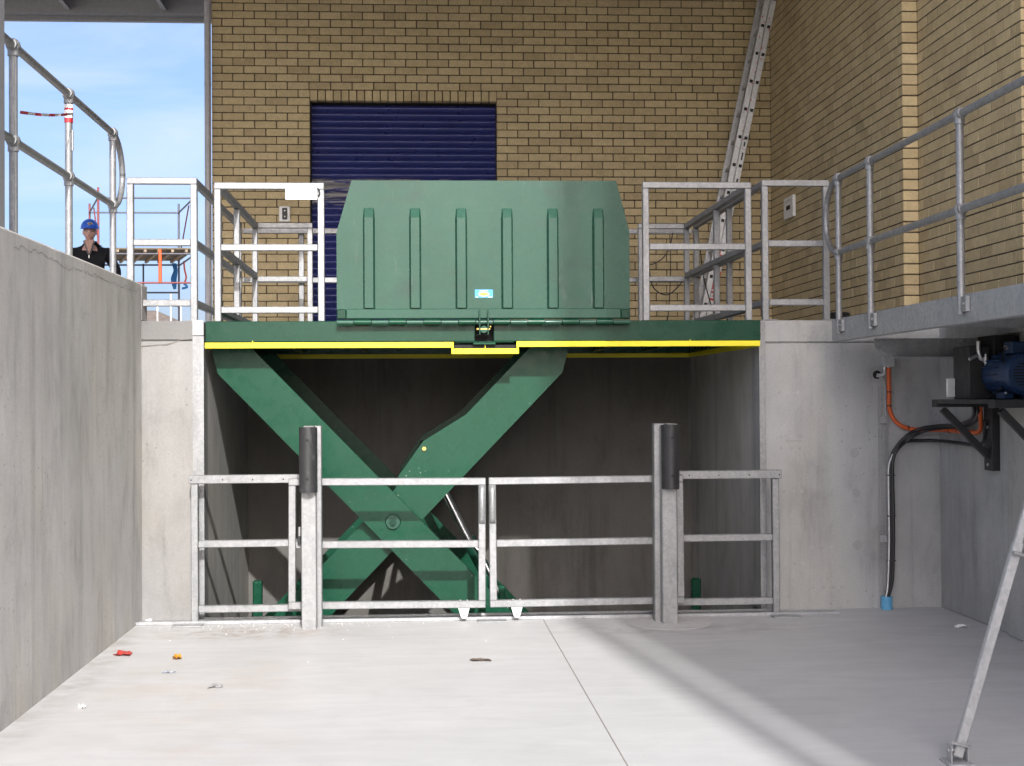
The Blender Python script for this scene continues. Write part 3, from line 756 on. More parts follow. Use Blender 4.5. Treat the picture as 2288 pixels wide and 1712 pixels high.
for (x, nm) in ((-1.55, 0), (2.649 - TW, 1)):
    f2 = MB().cbox(x, x + TW, 11.5 + TW + .0005, 14.15, ZP - TW, ZP, .005).build('guard_frame', GV, lift)
    for z in rl: MB().cbox(x + .001, x + TW - .001, 11.5 + TW + .0005, 14.15, z + .005, z + TW + .005, .005).build('rail', GV, f2)
    for y in (12.72, 14.151):
        for a, b in ((DECK, rl[0] + .0045), (rl[0] + TW + .0055, rl[1] + .0045), (rl[1] + TW + .0055, ZP - TW - .0005)):
            MB().cbox(x + .0005, x + TW - .0005, y, y + TW, a, b, .005).build('post', GV, f2)
    MB().cbox(x, x + TW, 14.151, 14.151 + TW, ZP - TW, ZP, .005).build('corner', GV, f2)
for (x0, x1) in ((-1.5 + .0005, -.98), (2.15, 2.597)):
    f3 = MB().cbox(x0, x1, 14.151, 14.151 + TW, ZP - TW, ZP, .005).build('guard_frame', GV, lift)
    xp = x1 - TW if x0 < 0 else x0
    MB().cbox(xp, xp + TW, 14.151, 14.151 + TW, DECK, ZP - TW - .0005, .005).build('post', GV, f3)
    MB().cbox(x0 + (0 if x0 < 0 else TW + .001), x1 - (TW + .001 if x0 < 0 else 0), 14.152, 14.15 + TW, 2.80, 2.80 + TW, .005).build('rail', GV, f3)
# frames standing on the dock are things of their own
t = thing('guard_frame', (-1.95, 11.53, DECK), 'galvanised square-tube guard frame on the sunlit concrete pier', 'guard rail', 'dock guard frames')
frame_x(t, -2.215, -1.68, 11.5, DECK, ZD, rl_d, GV); feet(t, ((-1.71, 11.525),), DECK + .002, GV)
frame_y(t, -1.68 - TW, 11.5 + TW + .001, 14.45, DECK, ZD - .001, rl_d, (12.95, 14.39), GV)
t = thing('guard_frame', (3.0, 11.53, DECK), 'galvanised square-tube guard frame on the shaded wall beside the walkway', 'guard rail', 'dock guard frames')
frame_x(t, 2.738, 3.281, 11.52, DECK, ZD + .004, rl_d, GV); feet(t, ((2.80, 11.55), (3.26, 11.55)), DECK + .002, GV)
frame_y(t, 2.738, 11.52 + TW + .001, 14.45, DECK, ZD + .003, rl_d, (12.85, 14.39), GV)
t = thing('dock_barrier', (.5, 14.5, DECK), 'two-rail white barrier across the dock behind the raised flap', 'guard rail')
for z in (2.816, 3.296): MB().cbox(-1.68, 2.737, 14.47, 14.47 + TW, z, z + TW, .005).build('rail', M['galv'], t)
for x in (-1.14, 2.24): 
    MB().cbox(x, x + TW, 14.525, 14.525 + TW, DECK, 3.34, .005).build('post', M['galv'], t)

# ------------------------------------------------------------------ yard gates
def leaf(name, x0, x1, y, rot, label, stile_right):
    t = thing(name, (x0 if stile_right else x1, y, .11), label, 'gate', 'yard gate leaves')
    z0, z1, tw = .112, 1.088, .054
    ms = lambda: MB()
    parts = []
    parts.append(ms().cbox(x0, x1, y, y + tw, z1 - tw, z1, .005).build('top_rail', GV, t))
    parts.append(ms().cbox(x0, x1, y, y + tw, z0, z0 + tw, .005).build('bottom_rail', GV, t))
    for x in (x0, x1 - tw): parts.append(ms().cbox(x, x + tw, y, y + tw, z0 + tw + .0005, z1 - tw - .0005, .005).build('stile', GV, t))
    parts.append(ms().cbox(x0 + tw + .0005, x1 - tw - .0005, y + .001, y + tw - .001, .565, .565 + tw, .005).build('mid_rail', GV, t))
    hx = x1 - tw*.9 if stile_right else x0 + tw*.1
    m_ = ms(); pth = []
    n = 9
    vs = []; fs = []
    for i in range(n):
        a = i/(n-1); z = .745 + .285*a; q = .028*math.sin(math.pi*min(1, .05 + a*.9)) + .003
        vs += [(hx, y - q, z), (hx + .042, y - q, z), (hx + .042, y - q + .003, z), (hx, y - q + .003, z)]
    for i in range(n-1):
        b = 4*i
        fs += [(b, b+1, b+5, b+4), (b+1, b+2, b+6, b+5), (b+2, b+3, b+7, b+6), (b+3, b, b+4, b+7)]
    fs += [(3,2,1,0), (4*n-4, 4*n-3, 4*n-2, 4*n-1)]
    m_.add(vs, fs, 0, True); m_.build('handle', GV, t)
    bx = x1 - .205 if stile_right else x0 + .16
    m_ = ms(); m_.prism([(bx, z0 - .0005), (bx + .018, .048), (bx + .03, .034), (bx + .054, .034), (bx + .066, .048), (bx + .084, z0 - .0005)], 1, y + .002, y + .010)
    bt = m_.build('latch_tab', M['white_painted'], t)
    ms().cyl((bx + .042, y + .0015, .056), (bx + .042, y + .003, .056), .006, 10).build('pin_hole', M['dark'], bt)
    for q in (.016, .068): ms().ball((bx + q, y + .027, z0 + tw), .007).build('bolt', M['bolt'], t)
    xx = x0 + .075 if stile_right else x1 - .10
    hg = ms().cbox(xx - .005, xx + .035, y - .03, y + .013, .60, .66, .003).build('hinge', M['black_steel'], t)
    ms().cyl((xx + .012, y - .03, .662), (xx + .012, y - .03, .73), .013, 10).build('hinge_barrel', M['bolt'], hg)
    t.rotation_euler = (0, rot, 0)
    return t
leaf('swing_gate', -.96, .512, 11.10, R(.35), 'left galvanised gate leaf in front of the green scissor arms', True)
leaf('swing_gate', .545, 2.022, 11.10, R(-.30), 'right galvanised gate leaf in front of the dark pit', False)
def fixed(x0, x1, post_x, holes, label):
    t = thing('fixed_gate_panel', (post_x, 11.23, 0), label, 'gate panel', 'fixed panels beside the gate leaves')
    y, tw = 11.20, .053
    MB().cbox(x0, x1, y - .012, y + tw, 1.050, 1.114, .004).build('top_rail', GV, t)
    for hx in holes: MB().cyl((hx, y - .0135, 1.078), (hx, y - .011, 1.078), .006, 8).build('screw_hole', M['dark'], t)
    MB().cbox(post_x, post_x + tw, y, y + tw, .004, 1.0495, .005).build('post', GV, t)
    a, b = (post_x + tw + .0005, x1) if post_x < 0 else (x0, post_x - .0005)
    for z in (.082, .570): MB().cbox(a, b, y + .001, y + tw - .001, z, z + .054, .005).build('rail', GV, t)
    e = x1 - tw if post_x < 0 else x0
    MB().cbox(e, e + tw, y + .002 + tw, y + tw + .03, .06, 1.04, .005).build('end_post', GV, t)
fixed(-1.703, -.72, -1.69, (-1.685, -1.452, -1.228, -1.0), 'fixed square-tube panel between the bright pier and the left bollard')
fixed(1.82, 2.797, 2.726, (2.079, 2.309, 2.544, 2.778), 'fixed square-tube panel between the right bollard and the grey wall')
# floor track
t = thing('gate_track', (.5, 11.25, 0), 'low steel floor channel along the pit edge under the gates', 'track')
mb = MB(); mb.cbox(-2.12, 3.24, 11.17, 11.19, .001, .026, .002); mb.cbox(-2.12, 3.24, 11.191, 11.33, .001, .016, .002); mb.build('channel', M['galv_dull'], t)
mb = MB(); mb.cbox(PX0 + .01, PX1 - .01, 11.335, 11.355, .001, .030, .002); mb.build('edge_angle', M['galv_dull'], t)
for x in (-1.70, .56, 2.80):
    MB().cbox(x - .11, x + .11, 11.04, 11.168, .001, .010, .002).build('fixing_plate', M['galv_dull'], t)

# bollards
def bollard(px0, px1, fx0, fx1, rx0, rx1, label):
    t = thing('bollard', ((px0+px1)/2, 10.90, 0), label, 'bollard', 'buffer bollards')
    MB().cbox(px0, px1, 10.85, 10.955, -.02, 1.47, .006).build('post', GV, t)
    MB().cbox(min(fx0, px0 + .01), max(fx1, px1 - .01), 10.956, 11.045, -.02, 1.482, .006).build('back_channel', GV, t)
    cx, hw = (rx0 + rx1)/2, (rx1 - rx0)/2
    pts = []
    for i in range(13):
        a = math.pi*i/12; pts.append((cx + hw*math.cos(a), 10.848 - .09*math.sin(a)))
    m_ = MB(); n = len(pts)
    vs = [(p[0], p[1], 1.000) for p in pts] + [(p[0], p[1], 1.474) for p in pts]
    m_.add(vs, [(i, n+i, n+i+1, i+1) for i in range(n-1)], 0, True)
    m_.add(vs, [list(range(n))[::-1] + [], list(range(n, 2*n)), (n-1, 0, n, 2*n-1)][0:3])
    rb = m_.build('rubber_buffer', M['rubber'], t); rb['label'] = 'black half-round rubber buffer'
    MB().cbox(cx - .03, cx + .045, 10.80, 10.95, 1.4745, 1.482, .002).build('cap_plate', GV, t)
    for z in (1.1, 1.38): MB().cyl((cx, 10.754, z), (cx, 10.759, z), .010, 10).build('bolt', M['dark'], t)
    return t
bollard(-.842, -.733, -.80, -.700, -.855, -.722, 'left bollard with scuffed rubber buffer, standing in full sun')
bollard(1.812, 1.925, 1.770, 1.86, 1.808, 1.940, 'right bollard with clean rubber buffer, standing in shade')
mb = MB(); mb.cyl((1.86, 10.88, .001), (1.86, 10.88, .004), .31, 40); tag(mb.build('floor_patch', M['slab']), kind='structure')

# ------------------------------------------------------------------ tube handrails
def handrail(x, ys, ztop, zmid, zbase, y_near, y_loop, label, brackets, mat):
    t = thing('handrail', (x, ys[0], zbase), label, 'handrail', 'tube handrails')
    r = .0235
    MB().tube([(x, y_near, ztop), (x, ys[-1], ztop)], r, 14).build('top_rail', mat, t)
    MB().tube([(x, y_near, zmid), (x, ys[-1], zmid)], r, 14).build('mid_rail', mat, t)
    yl = ys[-1]; pts = []
    rc = y_loop - yl
    pts = [(x, yl, ztop)]
    for i in range(1, 9):
        a = math.pi/2*i/8; pts.append((x, yl + rc*math.sin(a), ztop - rc*(1 - math.cos(a))*.8))
    for i in range(0, 9):
        a = math.pi/2*i/8; pts.append((x, yl + rc*math.cos(a), zmid + rc*(1 - math.sin(a))*.8))
    MB().tube(pts, r*.95, 14).build('end_loop', mat, t)
    for y in ys:
        p = MB().cyl((x, y, zbase), (x, y, ztop), r, 14).build('post', mat, t)
        for z in (ztop, zmid):
            m_ = MB(); m_.ball((x, y, z), .040, (1, 1.02, 1.0)); m_.cyl((x, y, z - .058), (x, y, z - .02), .031, 12); m_.cyl((x, y - .05, z), (x, y + .05, z), .031, 12); m_.build('ball_fitting', mat, p)
        if brackets:
            m_ = MB(); m_.cbox(x - .012, x + .0145, y - .105, y - .012, zbase + .012, zbase + .105, .004); m_.cyl((x - .022, y - .07, zbase + .06), (x - .012, y - .07, zbase + .06), .012, 8); m_.build('clamp', mat, p)
        else:
            m_ = MB(); m_.cyl((x, y, zbase), (x, y, zbase + .012), .06, 16); m_.build('base_flange', mat, p)
handrail(-2.205, (5.6, 6.9, 8.27, 9.57, 10.94), 3.632, 3.106, LWT, 3.0, 11.30, 'sunlit tube handrail with ball joints along the left wall top', False, GV)
handrail(3.185, (4.9, 6.7, 8.45, 10.17, 10.95), 3.325, 2.765, 2.15, 3.0, 11.29, 'shaded tube handrail with ball joints along the right walkway', True, GV)
# hazard tape
t = thing('hazard_tape', (-2.205, 9.57, 3.4), 'red and white hazard tape tied between the left handrail posts', 'tape')
mb = MB()
for i in range(8):
    a, b_ = i/8, (i+1)/8
    ya, yb2 = 8.30 + 1.26*a, 8.30 + 1.26*b_
    za, zb_ = 3.262 + .235*a - .012*math.sin(math.pi*a), 3.262 + .235*b_ - .012*math.sin(math.pi*b_)
    mi = i % 2
    mb.add([(-2.176, ya, za), (-2.176, yb2, zb_), (-2.170 - .004*(i % 3), yb2, zb_ + .017), (-2.172, ya, za + .017),
            (-2.178, ya, za), (-2.178, yb2, zb_), (-2.174 - .004*(i % 3), yb2, zb_ + .017), (-2.175, ya, za + .017)],
           [(0,1,2,3), (7,6,5,4), (0,4,5,1), (3,2,6,7)], mi)
mb.build('strip', [M['tape_red'], M['tape_white']], t)
mb = MB()
for z, h_, mi in ((3.45, .028, 0), (3.478, .05, 1), (3.528, .014, 0), (3.542, .022, 1)): mb.cyl((-2.205, 9.57, z), (-2.205, 9.57, z + h_), .0275 + .002*mi, 12, mi=mi)
mb.build('knot', [M['tape_red'], M['tape_white']], t)
mb = MB(); mb.box(-2.178, -2.175, 9.545, 9.575, 3.27, 3.40); mb.build('tail', M['tape_white'], t)

# ------------------------------------------------------------------ right walkway
t = thing('steel_walkway', (3.7, 9, 2.1), 'galvanised steel walkway bracketed to the right brick wall', 'walkway')
GDL = M['galv_dull']
MB().cbox(3.20, 3.215, 2.5, 11.20, 2.10, 2.268, .003).build('edge_beam', GDL, t)
MB().box(3.216, 3.27, 2.5, 11.199, 2.10, 2.108).build('beam_flange', GDL, t)
MB().box(3.216, RX + .02, 2.5, 11.199, 2.252, 2.262).build('deck_sheet', GDL, t)
for y in (3.6, 5.2, 6.8, 8.4, 9.6): MB().box(3.217, RX, y, y + .06, 2.13, 2.2515).build('joist', GDL, t)
MB().box(RX - .04, RX, 2.5, 11.19, 2.11, 2.2515).build('wall_angle', GDL, t)
mb = MB(); mb.prism([(3.35, 2.0985), (3.355, 2.03), (3.46, 1.955), (RX, 1.955), (RX, 2.0985)], 1, 10.62, 10.628); mb.prism([(3.46, 1.955), (3.46, 1.963), (RX, 1.963), (RX, 1.955)], 1, 10.54, 10.62); mb.build('support_bracket', GDL, t)
for x, z in ((3.40, 2.08), (4.0, 2.08)): MB().cyl((x, 10.61, z), (x, 10.62, z), .012, 8).build('bolt', M['bolt'], t)
# dark bundle lying at the wall foot on the dock
t = thing('rolled_hose', (3.42, 11.75, DECK), 'small dark coil lying on the dock behind the walkway rail', 'hose')
for i in range(3):
    pts = [(3.42 + (.11 - .015*i)*math.cos(a*math.pi/8), 11.78 + .10*math.sin(a*math.pi/8), DECK + .018 + .022*i) for a in range(17)]
    MB().tube(pts, .014, 8).build('coil', M['hose'], t)

# pump set on its wall shelf
t = thing('wall_shelf', (RX, 10.0, 1.6), 'black steel wall shelf carrying the pump under the walkway', 'shelf')
BS = M['black_steel']
for y in (10.30, 9.25):
    MB().cbox(3.70, RX - .001, y, y + .11, 1.595, 1.650, .004).build('arm', BS, t)
    MB().cbox(RX - .06, RX - .001, y - .02, y + .13, 1.138, 1.594, .004).build('wall_leg', BS, t)
    MB().bar((3.76, y + .055, 1.58), (RX - .06, y + .055, 1.24), .05, .045).build('brace', BS, t)
    for z in (1.18, 1.45): MB().cyl((RX - .068, y + .055, z), (RX - .06, y + .055, z), .012, 8).build('bolt', M['bolt'], t)
MB().cbox(3.70, RX - .002, 9.361, 10.299, 1.62, 1.651, .003).build('shelf_plate', BS, t)
t = thing('pump_set', (3.95, 9.8, 1.65), 'blue electric motor and black oil tank on the wall shelf', 'pump')
MB().cbox(3.80, 3.955, 9.95, 10.25, 1.652, 2.02, .008).build('oil_tank', M['rubber'], t)
MB().cbox(3.74, 3.798, 10.20, 10.23, 1.665, 1.80, .004).build('data_plate', M['white'], t)
MB().cbox(3.957, 4.13, 9.9, 10.2, 1.652, 2.09, .008).build('valve_block', M['dark'], t)
mx, mz, mr = 4.005, 1.815, .135
mo = MB().cyl((mx, 9.62, mz), (mx, 9.89, mz), mr, 28).build('motor', M['motor'], t)
mb = MB(); mb.cyl((mx, 9.50, mz), (mx, 9.615, mz), mr + .004, 28); mb.cyl((mx, 9.485, mz), (mx, 9.4995, mz), mr*.86, 28, r2=mr + .003); mb.build('fan_cover', M['motor'], mo)
for i in range(8):
    z = mz - .07 + .02*i; hw = math.sqrt(max(0, .085**2 - (z - mz)**2))
    MB().box(mx - hw, mx + hw, 9.481, 9.484, z - .004, z + .004).build('louvre', M['dark'], mo)
for i in range(18):
    a = math.pi*2*i/18
    MB().bar((mx + (mr + .008)*math.cos(a), 9.63, mz + (mr + .008)*math.sin(a)), (mx + (mr + .008)*math.cos(a), 9.88, mz + (mr + .008)*math.sin(a)), .004, .022, .001, upv=(math.cos(a), 0, math.sin(a))).build('fin', M['motor'], mo)
MB().cbox(mx - .045, mx + .075, 9.6, 9.74, mz + mr + .002, mz + mr + .085, .008).build('terminal_box', M['motor'], mo)
MB().cyl((mx - .046, 9.67, mz + mr + .045), (mx - .065, 9.67, mz + mr + .045), .016, 10).build('cable_gland', M['bolt'], mo)
for x in (mx - .11, mx + .03): MB().cbox(x, x + .08, 9.6, 9.72, 1.652, 1.70, .006).build('foot', M['motor'], mo)
for x in (mx - .09, mx + .085): MB().ball((x, 9.592, 1.69), .012).build('bolt', M['bolt'], mo)
mb = MB(); mb.tube([(3.86, 9.93, 2.05), (3.86, 9.93, 1.99), (3.875, 9.93, 1.93), (3.90, 9.93, 1.92)], .015, 8); mb.tube([(3.90, 9.90, 1.96), (3.90, 9.90, 1.77)], .009, 8)
mb.cyl((3.90, 9.90, 1.90), (3.90, 9.90, 1.94), .017, 6); mb.cyl((3.90, 9.90, 1.775), (3.90, 9.90, 1.80), .018, 6); mb.tube([(3.90, 9.90, 1.775), (3.905, 9.9, 1.755), (3.94, 9.9, 1.75)], .013, 8); mb.cyl((3.795, 9.93, 1.925), (3.86, 9.93, 1.955), .013, 8)
mb.build('pipe_fitting', M['bolt'], t)
mb = MB(); mb.tube([(3.94, 9.66, 2.0), (3.90, 9.6, 1.96), (3.885, 9.55, 1.85), (3.89, 9.6, 1.72), (3.87, 9.8, 1.66)], .005, 6); mb.build('cable', M['hose'], t)

# cable runs
def curve(pts, n=8):
    P = [Vector(p) for p in pts]; out = []
    for i in range(len(P)-1):
        p0, p1, p2, p3 = P[max(i-1, 0)], P[i], P[i+1], P[min(i+2, len(P)-1)]
        for k in range(n):
            s = k/n
            out.append(.5*((2*p1) + (-p0+p2)*s + (2*p0-5*p1+4*p2-p3)*s*s + (-p0+3*p1-3*p2+p3)*s**3))
    out.append(P[-1]); return out
t = thing('orange_conduit', (3.72, 11.43, 1.4), 'orange flexible conduit bending from the junction box to the pump', 'conduit')
MB().tube(curve([(3.722, 11.44, 1.90), (3.724, 11.44, 1.72), (3.725, 11.44, 1.58), (3.76, 11.44, 1.495), (3.82, 11.43, 1.44), (3.90, 11.42, 1.415), (4.02, 11.38, 1.41), (4.085, 11.28, 1.41), (4.095, 11.03, 1.408), (4.095, 10.72, 1.405), (4.095, 10.55, 1.41), (4.085, 10.47, 1.45), (4.07, 10.44, 1.52), (4.06, 10.42, 1.62)]), .017, 10).build('conduit', M['orange'], t)
for (x, y, z, ax) in ((3.724, 11.44, 1.71, 2), (3.724, 11.44, 1.60, 2), (3.87, 11.425, 1.425, 0), (4.095, 11.12, 1.408, 1), (4.095, 10.95, 1.408, 1), (4.095, 10.75, 1.405, 1)):
    d = Vector((ax == 0, ax == 1, ax == 2))*.005
    MB().cyl(Vector((x, y, z)) - d, Vector((x, y, z)) + d, .0195, 10).build('cable_tie', M['hose'], t)
t = thing('junction_box', (3.72, RWY - .03, 1.95), 'grey junction box under the walkway end', 'box')
MB().cbox(3.676, 3.77, RWY - .075, RWY - .001, 1.908, 1.99, .006).build('body', M['lightgrey'], t)
for x in (3.692, 3.724): MB().cyl((x, RWY - .05, 1.88), (x, RWY - .05, 1.9075), .012, 10).build('gland', M['bolt'], t)
t = thing('wall_duct', (3.645, RWY, 1.847), 'round cored hole in the grey wall with grey pipes entering', 'duct')
m_ = MB(); n = 24; vs = []; 
for i in range(n):
    a = 2*math.pi*i/n; vs += [(3.645 + .068*math.cos(a), RWY - .003, 1.847 + .068*math.sin(a)), (3.645 + .034*math.cos(a), RWY - .006, 1.847 + .034*math.sin(a))]
m_.add(vs, [(2*i, 2*((i+1) % n), 2*((i+1) % n)+1, 2*i+1) for i in range(n)], 0); m_.build('mortar_collar', M['patch'], t)
m_ = MB(); m_.add([(3.645 + .034*math.cos(2*math.pi*i/n), RWY - .005, 1.847 + .034*math.sin(2*math.pi*i/n)) for i in range(n)], [list(range(n))]); m_.build('hole', M['dark'], t)
MB().tube(curve([(3.65, RWY - .004, 1.845), (3.675, RWY - .04, 1.845), (3.692, RWY - .05, 1.862), (3.692, RWY - .05, 1.885)]), .013, 8).build('pipe', M['lightgrey'], t)
MB().tube(curve([(3.64, RWY - .004, 1.835), (3.67, RWY - .03, 1.825), (3.695, RWY - .03, 1.79), (3.705, RWY - .02, 1.74), (3.706, RWY - .02, 1.5)]), .006, 8).build('pipe', M['lightgrey'], t)
t = thing('cable_tray', (3.68, RWY, 1), 'thin wire-mesh cable tray climbing the grey wall', 'cable tray')
m_ = MB()
for x in (3.648, 3.672, 3.70, 3.722): m_.cyl((x, RWY - .022, .12), (x, RWY - .022, 1.76), .0028, 6)
for i in range(34): m_.cyl((3.648, RWY - .020, .13 + .049*i), (3.722, RWY - .020, .13 + .049*i), .0022, 5)
m_.build('mesh', GDL, t)
m_ = MB()
for z in (1.385, 1.435): m_.cyl((3.90, RWY - .02, z - .02), (RX - .03, RWY - .02, z - .02), .003, 6); m_.cyl((RX - .02, RWY - .03, z - .02), (RX - .02, 10.36, z - .03), .003, 6)
m_.cyl((RX - .02, RWY - .03, 1.32), (RX - .02, 10.36, 1.31), .003, 6)
for i in range(22): m_.cyl((RX - .018, 11.4 - .047*i, 1.31), (RX - .018, 11.4 - .047*i, 1.405), .003, 5)
m_.build('mesh', GDL, t)
for z in (1.46, .52): MB().cbox(3.652, 3.715, RWY - .028, RWY - .001, z, z + .06, .003).build('wall_clip', GDL, t)
t = thing('black_hose', (3.70, 11.40, 0), 'bundle of black hydraulic hoses rising from the blue pipe stub', 'hose')
base = [(3.676, 11.42, .06), (3.686, 11.415, .13), (3.712, 11.41, .24), (3.722, 11.41, .51), (3.724, 11.41, .83), (3.72, 11.41, 1.06), (3.728, 11.41, 1.19), (3.768, 11.41, 1.275)]
b2 = [(3.86, 11.40, 1.37), (3.96, 11.38, 1.42), (4.05, 11.2, 1.445), (4.07, 10.9, 1.455), (4.06, 10.6, 1.50), (4.03, 10.45, 1.56), (4.00, 10.40, 1.62)]
b3 = [(3.83, 11.41, 1.315), (3.95, 11.42, 1.325), (4.08, 11.36, 1.325), (4.10, 11.0, 1.318), (4.10, 10.6, 1.315), (4.09, 10.42, 1.36), (4.07, 10.36, 1.5)]
MB().tube(curve(base + b2), .014, 8).build('hose', M['hose'], t)
MB().tube(curve([(p[0] + .020, p[1] + .012, p[2] - .012) for p in base] + [(p[0] + .03, p[1], p[2] - .018) for p in b2]), .013, 8).build('hose', M['hose'], t)
MB().tube(curve([(p[0] + .010, p[1] - .016, p[2] - .005) for p in base] + b3), .014, 8).build('hose', M['hose'], t)
MB().tube(curve([(3.668, 11.41, .08), (3.684, 11.4, .16), (3.694, 11.40, .3), (3.702, 11.40, .6), (3.700, 11.40, 1.0), (3.704, 11.40, 1.13), (3.735, 11.40, 1.22)]), .006, 8).build('white_cable', M['white'], t)
for z in (.38, .73, 1.05): MB().cyl((3.724, 11.412, z), (3.724, 11.412, z + .008), .034, 10).build('cable_tie', M['hose'], t)
t = thing('pipe_stub', (3.685, 11.42, 0), 'short blue plastic pipe stub at the foot of the wall', 'pipe')
m_ = MB(); m_.cyl((3.685, 11.425, 0), (3.685, 11.425, .102), .045, 20, caps=False); m_.cyl((3.685, 11.425, .102), (3.685, 11.425, .03), .040, 20, caps=False)
m_.build('tube', M['blue_pipe'], t)

# raking prop in the foreground
t = thing('raking_prop', (2.45, 6.6, 0), 'leaning steel prop in the right foreground, foot bolted to the floor', 'prop')
MB().bar((2.447, 6.6, .03), (2.785, 6.70, .99), .046, .040, .005, upv=(0,1,0)).build('outer_tube', M['strut'], t)
MB().bar((2.77, 6.697, .95), (3.17, 6.82, 2.13), .038, .030, .004, upv=(0,1,0)).build('inner_tube', M['strut'], t)
MB().cbox(2.39, 2.51, 6.53, 6.67, .001, .010, .003).build('foot_plate', M['strut'], t)
m_ = MB(); m_.cbox(2.412, 2.418, 6.57, 6.63, .010, .085, .002); m_.cbox(2.488, 2.494, 6.57, 6.63, .010, .085, .002); m_.cyl((2.405, 6.6, .06), (2.50, 6.6, .06), .008, 8); m_.build('foot_bracket', M['strut'], t)
MB().bar((2.41, 6.565, .105), (2.50, 6.565, .08), .010, .012, .002).build('lock_pin', M['bolt'], t)
MB().cyl((2.74, 6.65, .95), (2.80, 6.65, .935), .008, 8).build('lock_pin', M['bolt'], t)

# ------------------------------------------------------------------ ladder
t = thing('extension_ladder', (3.05, 15.6, DECK), 'worn aluminium extension ladder leaning into the brick corner', 'ladder')
ld = Vector((.2136, 0, 1)).normalized(); lp = Vector((1, 0, -.2136)).normalized()
base_p = Vector((2.965, 0, DECK + .01))
def lpt(s, o, y): return Vector((base_p.x, y, base_p.z)) + ld*s + lp*o
for (o, s0, s1, nm) in ((0.0, .0, 4.75, 'lower_section'), (.066, .0, 4.55, 'upper_section')):
    for y in (15.40, 15.80):
        m_ = MB(); m_.bar(lpt(s0, o, y), lpt(s1, o, y), .062, .026, .004, upv=(0,1,0)); st = m_.build('stile', M['alu'], t)
        if y == 15.40:
            for i in range(15):
                p = lpt(.375 + .302*i, o + .004, y - .0135)
                MB().bar(p - ld*.017, p + ld*.017, .033, .003, .001, upv=(0,1,0)).build('rung_end', M['dark'], st)
    for i in range(15):
        MB().cyl(lpt(.375 + .302*i, o, 15.414), lpt(.375 + .302*i, o, 15.786), .014, 8).build('rung', M['alu'], t)
# red lettering running up the lower stile, and worn labels
glyph = {'M': ['10001','11011','10101','10001','10001'], 'L': ['10000','10000','10000','10000','11111'], 'A': ['01110','10001','11111','10001','10001'], 'I': ['00100','00100','00100','00100','00100']}
m_ = MB()
for gi, gch in enumerate('MLAIL'):
    for r_ in range(5):
        for c_ in range(5):
            if glyph[gch][r_][c_] == '1':
                p = lpt(.44 + .118*gi + .019*c_, .066 + .024 - .012*r_, 15.40 - .0145)
                m_.bar(p - ld*.0105, p + ld*.0105, .0135, .002, .0003, upv=(0,1,0))
m_.build('red_lettering', M['red'], t)
m_ = MB()
for s_, l_ in ((1.70, .09), (1.99, .08), (2.12, .05)):
    p = lpt(s_, .068, 15.40 - .0145); m_.bar(p - ld*l_/2, p + ld*l_/2, .016, .002, .0003, upv=(0,1,0))
m_.build('worn_label', M['dark'], t)
random.seed(5); m_ = MB()
for i in range(34):
    p = lpt(random.uniform(2.0, 4.2), random.choice((0, .066)) + random.uniform(-.025, .025), 15.40 - .0142)
    m_.bar(p - ld*random.uniform(.003, .015), p + ld*random.uniform(.003, .012), random.uniform(.003, .010), .002, .0003, upv=(0,1,0))
m_.build('red_paint_marks', M['red'], t)

# loose cables behind the right guard frames
t = thing('loose_cable', (2.3, 14.36, DECK), 'thin black cable hanging behind the right platform frames', 'cable')
MB().tube(curve([(2.53, 14.40, 3.30), (2.50, 14.40, 3.17), (2.43, 14.40, 3.05), (2.33, 14.39, 2.99), (2.29, 14.38, 2.98), (2.30, 14.38, 2.86), (2.33, 14.38, 2.76), (2.40, 14.38, 2.70), (2.48, 14.38, 2.69), (2.56, 14.38, 2.75), (2.62, 14.38, 2.82)]), .006, 6).build('loop', M['hose'], t)
MB().tube(curve([(2.50, 14.40, 3.28), (2.505, 14.40, 3.0), (2.495, 14.4, 2.7), (2.48, 14.41, 2.5), (2.47, 14.42, DECK + .006), (2.6, 14.44, DECK + .006)]), .005, 6).build('drop', M['hose'], t)
MB().tube(curve([(2.78, 14.48, 3.33), (2.84, 14.6, 3.15), (2.87, 14.6, 2.9), (2.95, 14.62, 2.6), (3.02, 14.62, 2.4), (3.04, 14.64, DECK + .006)]), .006, 6).build('drop', M['hose'], t)

# ------------------------------------------------------------------ far things beyond the dock
t = thing('scaffold_tower', (-6.5, 35.4, DECK), 'red and grey scaffold tower with plank deck against the sky', 'scaffold')
NL, NR, FL, FR = Vector((-7.18, 34, 0)), Vector((-5.02, 34, 0)), Vector((-7.98, 36.8, 0)), Vector((-5.82, 36.8, 0))
zz = lambda p, z: (p.x, p.y, z)
for p, mt in ((NL, 'scaf_red'), (NR, 'scaf_red'), (FL, 'scaf_red'), (FR, 'scaf_dark')):
    MB().cyl(zz(p, DECK), zz(p, 6.53), .026, 8).build('standard', M[mt], t)
for a, b_, z, mt in ((NL, NR, 6.29, 'scaf_dark'), (FL, FR, 6.31, 'scaf_dark'), (FR, NR, 6.31, 'scaf_dark'), (FL, NL, 6.31, 'scaf_dark'), (NL, NR, 4.36, 'scaf_red'), (FL, FR, 4.34, 'scaf_dark'),
                     (FL, NL, 5.0, 'scaf_red'), (FR, NR, 5.0, 'scaf_dark'), (FL, FR, 5.02, 'scaf_dark'), (NL, NR, 5.02, 'scaf_dark')):
    MB().cyl(zz(a, z), zz(b_, z), .021, 8).build('ledger', M[mt], t)
MB().cyl(zz(FL, 4.32), zz(FR, 4.0), .02, 8).build('brace', M['scaf_dark'], t)
MB().cyl(zz(NL, 5.3), (-7.6, 35.5, 6.25), .016, 8).build('brace', M['scaf_red'], t)
MB().cyl(zz(FR, 5.1), (-5.3, 35.0, 6.25), .016, 8).build('brace', M['scaf_red'], t)
